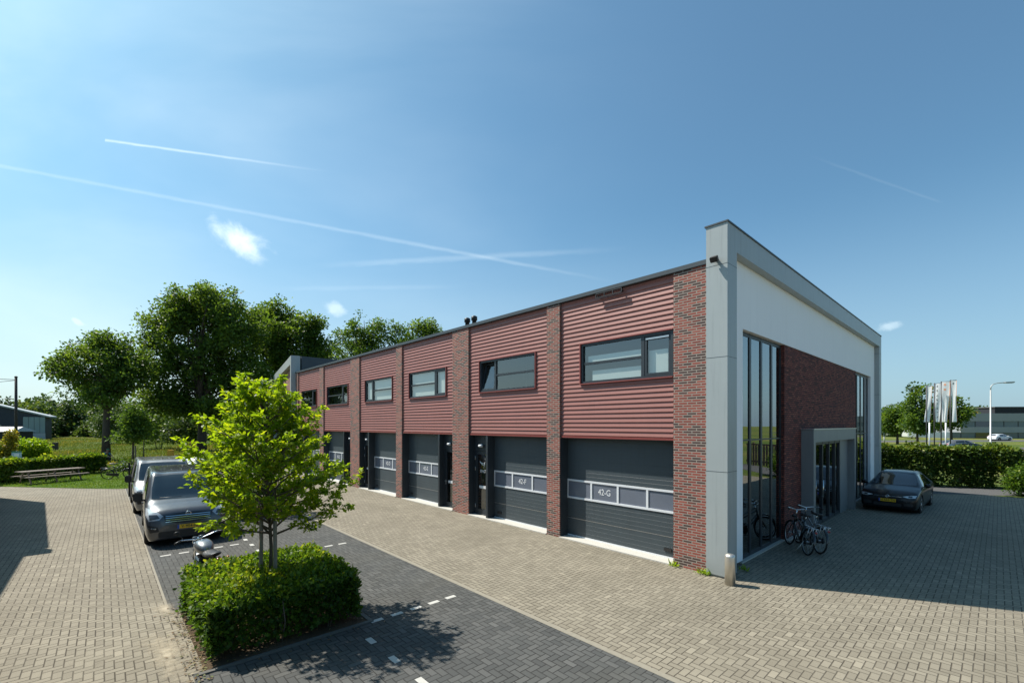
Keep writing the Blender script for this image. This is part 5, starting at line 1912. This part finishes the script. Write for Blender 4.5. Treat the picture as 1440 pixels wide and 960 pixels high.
# ------------------------------------------------------------------ bicycles
def bicycle(label, loc, rz, frame_mat, lean=R(7), rack=True, group=None, tall=.0, bright=True):
    root = thing('bicycle', label, 'bicycle', loc, rz, group)
    root.rotation_euler = (lean, 0, rz)
    r = .345
    xf, xr = .56, -.54
    for x in (xf, xr):
        o = MB().torus((x, 0, r), r - .02, .021, 'y', 40, 8).build('wheel', 'rubber', root)
        rb = MB().torus((x, 0, r), r - .045, .010, 'y', 32, 6).lathe([(.022, -.045), (.022, .045)], (x, 0, r), 'y', 10)
        for k in range(16):
            a = 2 * PI * k / 16
            sgn = .03 if k % 2 else -.03
            rb.tube([(x + .02 * math.cos(a + .6), sgn, r + .02 * math.sin(a + .6)), (x + (r - .05) * math.cos(a), 0, r + (r - .05) * math.sin(a))], .0022, 3, False)
        rb.build('rim', 'aluminium' if bright else 'bike_black', o)
    bb = (-.06, 0, .29)
    st = (-.20, 0, .74)
    hd0, hd1 = (.37, 0, .68 + tall), (.33, 0, .86 + tall)
    fr = MB()
    fr.tube([bb, (-.235, 0, .86)], .018, 8).tube([bb, hd0], .021, 8).tube([(-.17, 0, .62), hd1], .017, 8).tube([hd0, hd1], .024, 8)
    for s in (-.05, .05):
        fr.tube([(xr, s, r), bb], .011, 6).tube([(xr, s, r), st], .010, 6)
    fr.build('frame', frame_mat, root)
    fk = MB()
    for s in (-.05, .05):
        fk.tube([(xf, s, r), (.46, s, .52), (.385, s * .6, .67 + tall)], .013, 6)
    fk.build('fork', frame_mat, root)
    MB().tube([(.33, 0, .86 + tall), (.31, 0, 1.02 + tall)], .014, 8).build('stem', 'chrome', root)
    hb = MB().tube([(.06, -.30, 1.06 + tall), (.20, -.29, 1.09 + tall), (.33, -.18, 1.07 + tall), (.34, 0, 1.03 + tall), (.33, .18, 1.07 + tall), (.20, .29, 1.09 + tall), (.06, .30, 1.06 + tall)], .012, 8).build('handlebar', 'chrome' if bright else 'bike_black', root)
    for s in (-1, 1):
        MB().tube([(.04, s * .30, 1.058 + tall), (.16, s * .294, 1.08 + tall)], .018, 8).build('grip', 'black_plastic', hb)
    MB().tube([(-.232, 0, .84), (-.26, 0, .97)], .013, 8).build('seat_post', 'chrome', root)
    sd = MB()
    P = crom([(.02, .02, .985, .02), (-.10, .035, .985, .025), (-.24, .085, .99, .035), (-.36, .10, 1.0, .035), (-.40, .07, 1.0, .02)], 3)
    vs, fs = [], []
    for x, w_, zc, h in P:
        for k in range(10):
            a = 2 * PI * k / 10
            vs.append((x, w_ * math.cos(a), zc + h * math.sin(a)))
    for i in range(len(P) - 1):
        for k in range(10):
            fs.append((i * 10 + k, i * 10 + (k + 1) % 10, (i + 1) * 10 + (k + 1) % 10, (i + 1) * 10 + k))
    fs += [tuple(range(10)), tuple((len(P) - 1) * 10 + k for k in range(9, -1, -1))]
    sd.add(vs, fs, True).build('saddle', 'black_plastic', root)
    cg_ = MB()
    pts = [(-.06, .29, .11), (xr, r, .07)]
    for q, (x, z, rad) in enumerate(pts):
        pass
    outl = [(-.06 + .11 * math.cos(R(a)), .29 + .11 * math.sin(R(a))) for a in range(-80, 91, 17)] + [(xr + .07 * math.cos(R(a)), r + .07 * math.sin(R(a))) for a in range(95, 271, 17)]
    k = len(outl)
    cg_.add([(x, -.075, z) for x, z in outl] + [(x, -.045, z) for x, z in outl], [tuple(range(k)), tuple(range(2 * k - 1, k - 1, -1))] + [(i, (i + 1) % k, k + (i + 1) % k, k + i) for i in range(k)])
    cg_.build('chain_guard', 'black_plastic', root)
    cr = MB()
    for s, a in ((-1, R(-60)), (1, R(120))):
        cr.tube([(-.06, s * .09, .29), (-.06 + .17 * math.cos(a), s * .09, .29 + .17 * math.sin(a))], .011, 6)
        cr.obox(Matrix.Translation((-.06 + .17 * math.cos(a), s * .145, .29 + .17 * math.sin(a))), .09, .09, .025)
    cr.tube([(-.06, -.09, .29), (-.06, .09, .29)], .016, 8)
    cr.build('crank', 'black_plastic', root)
    for x, a0, a1 in ((xf, 15, 160), (xr, 10, 190)):
        m = MB()
        rr_ = r + .022
        vs, fs = [], []
        A = list(range(a0, a1 + 1, 14))
        for a in A:
            c_, s_ = math.cos(R(a)), math.sin(R(a))
            vs += [(x + (rr_ - .012) * c_, -.028, r + (rr_ - .012) * s_), (x + rr_ * c_, 0, r + rr_ * s_), (x + (rr_ - .012) * c_, .028, r + (rr_ - .012) * s_)]
        for i in range(len(A) - 1):
            for q in range(2):
                fs.append((i * 3 + q, i * 3 + q + 1, i * 3 + q + 4, i * 3 + q + 3))
        m.add(vs, fs, True).build('mudguard', 'bike_black', root)
    if rack:
        rk = MB()
        for s in (-.055, .055):
            rk.tube([(-.28, s, .74), (-.85, s, .75)], .007, 5).tube([(xr, s, r), (-.62, s, .74)], .006, 5).tube([(xr, s, r), (-.78, s, .74)], .006, 5)
        for x in (-.34, -.5, -.68, -.85):
            rk.tube([(x, -.055, .745), (x, .055, .745)], .006, 5)
        rk.build('luggage_rack', 'chrome' if bright else 'bike_black', root)
        MB().ball((-.885, 0, .66), .02, .04, .03, 8, 6).build('rear_lamp', 'lamp_red', root)
    MB().ball((.47, 0, .84), .05, .045, .045, 10, 8).build('headlight', 'black_plastic', root)
    MB().tube([(-.44, .06, .33), (-.40, .24, -.03)], .009, 6).build('kickstand', 'steel', root)
    return root


paint('bike_black', (.015, .016, .018), .35, var=.1, coat=.6)
paint('bike_silver', (.16, .165, .17), .3, .6, var=.08, coat=.6)
bicycle('black bicycle with white handlebar, nearer the camera of the two by the end wall', W(.30, 3.88), heading(127), 'bike_black', R(7), True, 'bicycles by the end wall')
bicycle('silver framed bicycle with chrome luggage rack, behind the black one by the end wall', W(.46, 4.25), heading(130), 'bike_silver', R(6), True, 'bicycles by the end wall', .04)
bicycle('dark bicycle leaning by the hedge at the left of the silver van', PX(167, 28.0), R(20), 'bike_black', R(9), True, None, 0, False)

# ------------------------------------------------------------------ bollard, picnic table, person, signs, posts
b_ = MB().lathe([(.105, 0), (.105, .60), (.098, .63), (.075, .65), (.03, .66), (.0, .662)], (0, 0, 0), 'z', 28)
tag(b_.build('bollard', 'steel_brushed' if 'steel_brushed' in MATS else 'steel', None, 0, W(.16, -.27)), 'short brushed steel bollard guarding the corner of the grey frame', 'bollard')

paint('old_wood', (.20, .165, .135), .85, var=.3, scale=9, bump=.3)
pt0, pt1 = PX(29, 25.3), PX(112, 27.8)
pt = thing('picnic_table', 'long weathered wooden picnic table with bench seats on the lawn before the hedge', 'picnic table', (pt0 + pt1) / 2, math.atan2((pt1 - pt0).y, (pt1 - pt0).x))
TL = (pt1 - pt0).length + .2
for k, y in enumerate((-.30, -.10, .10, .30)):
    MB().box(-TL / 2, TL / 2, y - .09, y + .09, .70, .745).build('table_board', 'old_wood', pt, .006)
for s in (-1, 1):
    MB().box(-TL / 2, TL / 2, s * .72 - .13, s * .72 + .13, .41, .455).build('seat', 'old_wood', pt, .006)
for x in (-TL / 2 + .3, 0, TL / 2 - .3):
    m = MB()
    for s in (-1, 1):
        m.tube([(x, s * .62, -.02), (x, s * .22, .70)], .04, 6)
    m.box(x - .03, x + .03, -.82, .82, .36, .41)
    m.box(x - .03, x + .03, -.38, .38, .65, .70)
    m.build('leg', 'old_wood', pt)

paint('skin', (.42, .25, .18), .6, var=.08)
paint('shirt_teal', (.03, .22, .28), .8, var=.12, scale=9)
paint('trousers_dark', (.02, .022, .03), .85)
paint('cap_green', (.05, .20, .10), .8)
paint('shoe', (.02, .02, .02), .6)


def skin_figure(name, joints, edges, radii, root_i, mat, parent):
    me = bpy.data.meshes.new(name)
    me.from_pydata(joints, edges, [])
    o = put(name, me, mat, parent)
    md = o.modifiers.new('skin', 'SKIN')
    sk = me.skin_vertices[0].data
    for i, r in enumerate(radii):
        sk[i].radius = (r, r) if not isinstance(r, tuple) else r
        sk[i].use_root = (i == root_i)
    sd = o.modifiers.new('sub', 'SUBSURF')
    sd.levels = sd.render_levels = 2
    return o


def crouching_person(loc, rz):
    p = thing('person', 'person in a teal shirt and green cap crouching under the leftmost oak', 'person', loc, rz)
    # faces +x, kneeling and bent forward, hands reaching to the ground plants
    J = [(0, 0, .42), (.10, 0, .62), (.22, 0, .82), (.28, 0, .93), (.33, 0, 1.02),
         (.22, .18, .86), (.40, .24, .66), (.60, .18, .52), (.68, .16, .47),
         (.22, -.18, .86), (.42, -.24, .68), (.62, -.16, .55), (.70, -.14, .50),
         (.02, .10, .40), (.38, .16, .40), (.34, .16, .09), (.46, .17, .05),
         (.02, -.10, .40), (.30, -.16, .10), (-.08, -.16, .07), (-.22, -.16, .05)]
    E = [(0, 1), (1, 2), (2, 3), (3, 4), (2, 5), (5, 6), (6, 7), (7, 8), (2, 9), (9, 10), (10, 11), (11, 12), (0, 13), (13, 14), (14, 15), (15, 16), (0, 17), (17, 18), (18, 19), (19, 20)]
    Rr = [.15, .145, .15, .06, .055, .065, .048, .036, .028, .065, .048, .036, .028, .095, .065, .045, .04, .095, .065, .045, .04]
    skin_figure('body', J, E, Rr, 0, 'skin', p)
    # clothes: shells a little larger over the same joints
    sh = [0, 1, 2, 5, 6, 9, 10]
    ix = {j: i for i, j in enumerate(sh)}
    skin_figure('shirt', [J[j] for j in sh], [(ix[a], ix[b]) for a, b in E if a in ix and b in ix], [.165, .165, .168, .08, .065, .08, .065], 0, 'shirt_teal', p)
    tr = [0, 13, 14, 15, 17, 18, 19]
    ix = {j: i for i, j in enumerate(tr)}
    skin_figure('trousers', [J[j] for j in tr], [(ix[a], ix[b]) for a, b in E if a in ix and b in ix], [.165, .11, .08, .06, .11, .08, .06], 0, 'trousers_dark', p)
    hd = MB().ball((.37, 0, 1.10), .10, .078, .115, 16, 12)
    hd.ball((.468, 0, 1.09), .02, .016, .022, 8, 6)
    for s in (-1, 1):
        hd.ball((.36, s * .08, 1.095), .02, .012, .03, 8, 6)
    hd.build('head', 'skin', p)
    ey = MB()
    for s in (-1, 1):
        ey.ball((.455, s * .032, 1.115), .012, .012, .010, 8, 6)
    ey.build('eyes', 'plate_text', p)
    MB().ball((.476 - .02, 0, 1.045), .014, .025, .006, 8, 6).build('mouth', 'lamp_red', p)
    cp_ = MB().lathe([(.106, 1.13), (.108, 1.16), (.085, 1.21), (.03, 1.23), (.0, 1.232)], (.37, 0, 0), 'z', 18)
    cp_.obox(Matrix.Translation((.50, 0, 1.145)) @ Matrix.Rotation(R(8), 4, 'Y'), .12, .14, .012)
    cp_.build('cap', 'cap_green', p)
    hr = MB().ball((.335, 0, 1.10), .09, .082, .09, 14, 10).build('hair', 'black_plastic', p)
    for (hx, s) in ((8, 1), (12, -1)):
        h = Vector(J[hx])
        m = MB().obox(Matrix.Translation(h + Vector((.045, 0, -.012))) @ Matrix.Rotation(R(25), 4, 'Y'), .085, .07, .026)
        for q, l in enumerate((.06, .072, .066, .05)):
            y = h.y + (q - 1.5) * .018
            m.tube([(h.x + .085, y, h.z - .03), (h.x + .085 + l * .55, y, h.z - .055), (h.x + .085 + l * .7, y, h.z - .085)], [.009, .008, .006], 6)
        m.tube([(h.x + .03, h.y - s * .035, h.z - .02), (h.x + .07, h.y - s * .06, h.z - .04), (h.x + .10, h.y - s * .055, h.z - .06)], [.011, .009, .007], 6)
        m.build('hand', 'skin', p)
    for j, k in ((15, 16), (19, 20)):
        a, b = Vector(J[j]), Vector(J[k])
        MB().ball((a + b) / 2 + Vector((0, 0, 0)), .13, .055, .05, 10, 8).build('shoe', 'shoe', p)
    return p


crouching_person(PX(147, 40.6), R(-10))

# info sign on posts before the lime bush
sg = thing('information_sign', 'small blue and white information board on a post before the lime bush', 'sign', PX(23.5, 33.5), R(35))
MB().tube([(0, .02, 0), (0, .02, 1.45)], .03, 8).build('post', 'aluminium', sg)
sb = MB().box(-.26, .26, -.02, .0, .78, 1.42).build('board', 'sign_blue' if 'sign_blue' in MATS else 'plate_blue', sg)
paint('sign_pale', (.35, .48, .62), .5, var=.1)
sb.data.materials[0] = MATS['sign_pale']
MB().box(-.12, .12, -.024, -.0205, 1.05, 1.22).build('white_panel', 'sticker_white', sb)
MB().box(-.26, .26, -.024, -.0205, 1.32, 1.42).build('green_band', 'cap_green', sb)

tag(MB().box(-.26, .26, -.22, .22, .08, .95).box(-.28, .28, -.24, .24, .95, 1.02).box(-.06, .06, -.06, .06, -.02, .08).build('litter_bin', 'black_plastic', None, .02, PX(78, 60), R(30)), 'dark litter bin on a foot in the dry grass of the field', 'litter bin')
paint('box_yellow', (.65, .36, .03), .5, var=.1)
yb_ = thing('yellow_box', 'orange yellow post box on a post behind the vans', 'box', PX(240, 36), R(30))
MB().tube([(0, 0, 0), (0, 0, .7)], .04, 8).build('post', 'aluminium', yb_)
MB().box(-.21, .21, -.17, .17, .70, 1.38).build('box', 'box_yellow', yb_, .04)

# dark barn at the left edge, small shed before it, old lamp pole
paint('barn_navy', (.022, .030, .050), .6, var=.15, scale=.6)
paint('barn_light', (.22, .29, .31), .4, var=.18, scale=.4)
paint('sheet_roof', (.38, .40, .41), .5, var=.15, scale=.5)
paint('beige', (.36, .33, .27), .8)
bn = thing('barn', 'dark navy barn with a low pitched metal roof at the left edge of the field', 'barn', PX(64, 100), R(32))
k = 100 / FPX
ex_, cx_ = -3.6, -18.0
ze, zr = ZY(584, 100), ZY(556, 100)
gb = MB()
prof = [(0, 0), (0, ze - .3), (cx_, zr + .6), (-34, 3), (-34, 0)]
v = [(x, 0, z) for x, z in prof] + [(x, 4, z) for x, z in prof]
gb.add(v, [(0, 1, 2, 3, 4), (9, 8, 7, 6, 5), (0, 5, 6, 1), (1, 6, 7, 2), (2, 7, 8, 3), (3, 8, 9, 4)])
gb.build('wall', 'barn_navy', bn)
rf = MB()
for y0, y1 in ((-.4, 4.4),):
    a, b, c = Vector((.8, 0, ze - .45)), Vector((cx_, 0, zr + .75)), Vector((-35, 0, 3.1))
    for p, q in ((a, b), (b, c)):
        vs = [(p.x, y0, p.z), (q.x, y0, q.z), (q.x, y1, q.z), (p.x, y1, p.z)]
        vs += [(x, y, z + .3) for x, y, z in vs]
        rf.add(vs, [(0, 1, 2, 3), (4, 5, 6, 7), (0, 1, 5, 4), (1, 2, 6, 5), (2, 3, 7, 6), (3, 0, 4, 7)])
rf.build('roof', 'sheet_roof', bn)
pl_ = MB()
for i in range(4):
    pl_.box(-3.5 + i * .88, -3.5 + i * .88 + .82, -.10, -.02, 1.6, ze - .35 - (i < 0) * .2)
pl_.build('translucent_panel', 'barn_light', bn)
MB().box(-3.55, .0, -.09, -.02, .0, 1.55).build('base_panel', 'sheet_roof', bn)
MB().box(-12, -6.8, -.08, -.02, 1.8, 3.4).build('door_panel', 'beige', bn)
MB().ball((-4.6, -.25, 2.1), .22, .15, .22, 10, 8).build('wall_lamp', 'white_metal', bn)

sd_ = thing('shed', 'small low shed with grey roof in front of the dark barn', 'shed', PX(6, 66), R(5))
MB().box(-5, 1.2, 0, 3, 0, 2.35).build('wall', 'trousers_dark', sd_)
mb = MB().add([(-5.2, -.3, 2.4), (1.5, -.3, 2.4), (1.2, 1.5, 3.1), (-5.2, 1.5, 3.1), (1.5, 3.3, 2.4), (-5.2, 3.3, 2.4)], [(0, 1, 2, 3), (3, 2, 4, 5), (0, 3, 5), (1, 4, 2), (0, 5, 4, 1)])
mb.build('roof', 'sheet_roof', sd_)

paint('pole_wood', (.05, .04, .038), .8, var=.3, scale=4)
pl2 = thing('lamp_pole', 'tall dark wooden pole with two arms reaching left out of the picture', 'pole', PX(22.5, 58))
zt = ZY(530, 58)
MB().tube([(0, 0, -.05), (0, 0, zt)], [.17, .13], 12).build('pole', 'pole_wood', pl2)
MB().ball((0, 0, zt), .17, .17, .14, 10, 8).build('cap', 'pole_wood', pl2)
MB().tube([(0, 0, zt - .35), (-3.5, 0, zt - .18)], .035, 6).build('arm', 'pole_wood', pl2)
MB().tube([(0, 0, zt - .42), (-3.5, 0, zt - .75)], .03, 6).build('brace', 'pole_wood', pl2)
MB().ball((-3.5, 0, zt - .2), .3, .16, .10, 10, 6).build('lamp_head', 'aluminium', pl2)

# ------------------------------------------------------------------ right hand side: lamps, flags, fence, office, road
paint('galvanised', (.42, .43, .42), .5, .4, var=.1)


def street_lamp(label, px, D, top_py, arm, r=.085):
    o = thing('street_lamp', label, 'street lamp', PX(px, D))
    z = ZY(top_py, D)
    MB().tube([(0, 0, -.05), (0, 0, 1.3), (0, 0, 1.32), (0, 0, z - .7)], [r * 1.25, r * 1.2, r * .85, r * .6], 12).build('pole', 'galvanised', o)
    MB().tube([(0, 0, z - .72), (.04, 0, z - .35), (.3, 0, z - .12), (arm * .5, 0, z - .03), (arm, 0, z + .02)], r * .5, 8).build('arm', 'galvanised', o)
    m = MB().obox(Matrix.Translation((arm + .42, 0, z + .04)) @ Matrix.Rotation(R(-3), 4, 'Y'), .95, .3, .13)
    m.build('lamp_head', 'galvanised', o, .04)
    MB().obox(Matrix.Translation((arm + .48, 0, z - .035)), .6, .22, .03).build('lamp_glass', 'lamp_glass', o)
    return o


street_lamp('grey street lamp with curved arm standing right of the flags', 1393, 44, 538, 1.4)
street_lamp('pale street lamp partly behind the right edge of the grey end frame', 1243.6, 80, 569, 1.2, .09)

m_, t_ = new_mat('flag_cloth')
t_.n('ShaderNodeOutputMaterial', {0: t_.n('ShaderNodeMixShader', {0: .55, 1: t_.n('ShaderNodeBsdfDiffuse', {'Color': (.90, .91, .92)}).outputs[0], 2: t_.n('ShaderNodeBsdfTranslucent', {'Color': (.92, .93, .94)}).outputs[0]}).outputs[0]})
MATS['flag_cloth'] = m_
paint('flag_orange', (.80, .25, .05), .8)
paint('pole_dark', (.06, .06, .065), .5)
FD = 52
flags = [(1303, 542, 593, 'leftmost white banner flag, twisted by the wind on its dark pole', -.75, 0), (1314, 538.5, 593, 'white banner flag with black lettering down its pole side', .0, 1),
         (1323.5, 536, 593, 'widest white banner flag, third from the left', .35, 0), (1336.5, 534, 593, 'rightmost and tallest white banner flag', -.15, 2)]
for k, (px, ty, by, lab, tw, mark) in enumerate(flags):
    o = thing('flag', lab, 'flag', PX(px, FD), R(-62), 'banner flags beside the road')
    zt, zb = ZY(ty, FD) - .08, ZY(by, FD)
    MB().tube([(0, 0, -.05), (0, 0, ZY(ty, FD))], .06, 8).build('pole', 'pole_dark', o)
    wd = (.46, .50, .72, .48)[k]
    MB().tube([(0, 0, zt + .03), (.06 + wd, 0, zt + .03)], .02, 5).build('boom', 'pole_dark', o)
    wd = (.46, .50, .72, .48)[k]
    n, mcol = 22, 6

    def P_(u, v):
        s = v ** 1.6 * .6
        x = .06 + wd * u * (1 - .35 * s * (k in (1, 2, 3))) + tw * s * (1 if k == 0 else -.6) * (.7 if k == 0 else 1)
        y = .10 * math.sin(u * 4 + v * 5 + k * 1.7) * (.3 + v) + .25 * s
        return (x, y, zt - (zt - zb) * v)
    vs = [P_(u / mcol, v / n) for v in range(n + 1) for u in range(mcol + 1)]
    fs = [(i * (mcol + 1) + j, i * (mcol + 1) + j + 1, (i + 1) * (mcol + 1) + j + 1, (i + 1) * (mcol + 1) + j) for i in range(n) for j in range(mcol)]
    cl = MB().add(vs, fs, True).build('banner', 'flag_cloth', o)
    # coloured hem strip and marks, lying on the cloth
    if k != 1:
        hv = []
        for v in range(n + 1):
            for u in (.95, .995):
                p = P_(u, v / n); hv.append((p[0], p[1] - .012, p[2]))
        MB().add(hv, [(2 * i, 2 * i + 1, 2 * i + 3, 2 * i + 2) for i in range(n)], True).build('coloured_hem', 'flag_orange', cl)
    mm = MB()
    rg = random.Random(k)
    rows = range(8) if mark == 1 else (range(1) if mark == 2 else (range(2) if k == 2 else range(0)))
    for q in rows:
        v0 = .05 + q * .115 if mark == 1 else .05 + q * .12
        for (ua, ub, va, vb) in ((.28, .34, 0, .045), (.28, .52, 0, .012), (.46, .52, .012, .03), (.28, .52, .033, .045)):
            if mark == 1 and rg.random() < .25: continue
            pts = [P_(ua, v0 + va), P_(ub, v0 + va), P_(ub, v0 + vb), P_(ua, v0 + vb)]
            mm.add([(x, y - .014, z) for x, y, z in pts], [(0, 1, 2, 3)])
    if mm.v:
        mm.build('banner_marks', 'plate_text' if mark else 'flag_orange', cl)
for k, (px, lab) in enumerate(((1307, 'white post under the leftmost flag'), (1330, 'white post between the two right hand flags'))):
    tag(MB().tube([(0, 0, -.05), (0, 0, ZY(594, 55))], .075, 8).build('white_post', 'white_metal', None, 0, PX(px, 55)), lab, 'post', 'white posts among the flags')

# wooden fence at the right edge
paint('fence_wood', (.10, .065, .05), .85, var=.3, scale=6, bump=.3)
fo = PX(1419, 25.3)
fc = thing('wooden_fence', 'dark reddish board fence at the right edge beyond the hedge', 'fence', fo, R(-22))
MB().box(0, 6, -.03, .03, 1.72, 1.84).build('top_rail', 'fence_wood', fc)
MB().box(0, 6, -.02, .02, .30, .42).build('bottom_rail', 'fence_wood', fc)
for q in range(22):
    MB().box(.03 + q * .27, .03 + q * .27 + .19, -.045, -.021, .05, 1.72 + .0).build('board', 'fence_wood', fc)
for q in (0, 2.6, 5.3):
    MB().box(q, q + .12, .03, .15, 0, 1.95).build('fence_post', 'fence_wood', fc)

# road, verge and office
rd = MB().add([(12, 44, .006), (140, 74, .006), (140, 82, .006), (12, 52, .006)], [(0, 1, 2, 3)])
tag(rd.build('road', 'asphalt'), kind='structure')
rd2 = MB().add([(60, 86, .006), (200, 100, .006), (200, 107, .006), (60, 95, .006)], [(0, 1, 2, 3)])
tag(rd2.build('road', 'asphalt'), kind='structure')
paint('office_grey', (.30, .31, .31), .6, var=.06, scale=.2)
paint('office_glass', (.10, .14, .16), .12, spec=.8, var=.3, scale=.3)
of = thing('office_building', 'wide low grey office with two dark ribbon window bands, right edge', 'building', PX(1338, 112), R(-3))
zz0 = ZY(616.5, 112)
bands = [(616, 607.5, 'office_glass', 'window_band'), (608, 600, 'office_grey', 'wall'), (600, 592, 'office_glass', 'window_band'), (592, 581, 'office_grey', 'fascia')]
for y0_, y1_, mat, nm in bands:
    z0_, z1_ = ZY(y0_, 112), ZY(y1_, 112)
    ins = .25 if 'glass' in mat else 0
    mb = MB().box(2.2 if y0_ < 609 else 0.0, 48, ins, 16 - ins, max(0, z0_ + .003), z1_)
    bo = mb.build(nm, mat, of)
    if 'glass' in mat:
        ml = MB()
        for q in range(14):
            ml.box(2.4 + q * 3.4, 2.4 + q * 3.4 + .16, ins - .06, ins - .001, max(0, z0_ + .01), z1_ - .01)
        ml.build('mullion', 'pole_dark', bo)
        for q in (1, 5, 6, 10):
            MB().box(2.6 + q * 3.4, 2.6 + q * 3.4 + 3.1, ins - .03, ins - .002, max(0, z0_ + .01), z1_ - .01).build('dark_pane', 'glass_screen', bo)
MB().box(0, 48, .3, 15.7, 0, .02).build('floor', 'concrete', of)
db = thing('flat_roofed_block', 'dark flat roofed block rising behind the office roof', 'building', PX(1399, 140), R(-2))
MB().box(0, 40, 0, 12, 0, ZY(573, 140)).build('wall', 'trousers_dark', db)
MB().box(-.3, 40.3, -.3, 12.3, ZY(573, 140), ZY(573, 140) + .3).build('roof', 'roofing', db)
yv = thing('roof_unit', 'small yellow unit on the left end of the office roof', 'roof unit', PX(1371, 116) + Vector((0, 0, ZY(581, 112))))
MB().box(-.6, .9, 0, 1, 0, .55).build('casing', 'box_yellow', yv, .05)
MB().box(-.2, .5, -.04, -.002, .1, .4).build('grille', 'black_plastic', yv)
gw = thing('white_van', 'white van standing under the street trees left of the flags', 'van', PX(1279, 112), R(62))
MB().box(-2.4, 2.0, -.95, .95, .35, 2.0).box(2.0, 2.7, -.9, .9, .35, 1.15).build('body', 'car_white', gw, .12)
MB().box(.9, 2.01, -.97, -.951, 1.15, 1.8).build('side_window', 'glass_screen', gw)
for x in (-1.5, 1.7):
    MB().lathe([(.33, -.1), (.33, .1)], (x, -.88, .33), 'y', 18).build('wheel', 'rubber', gw)
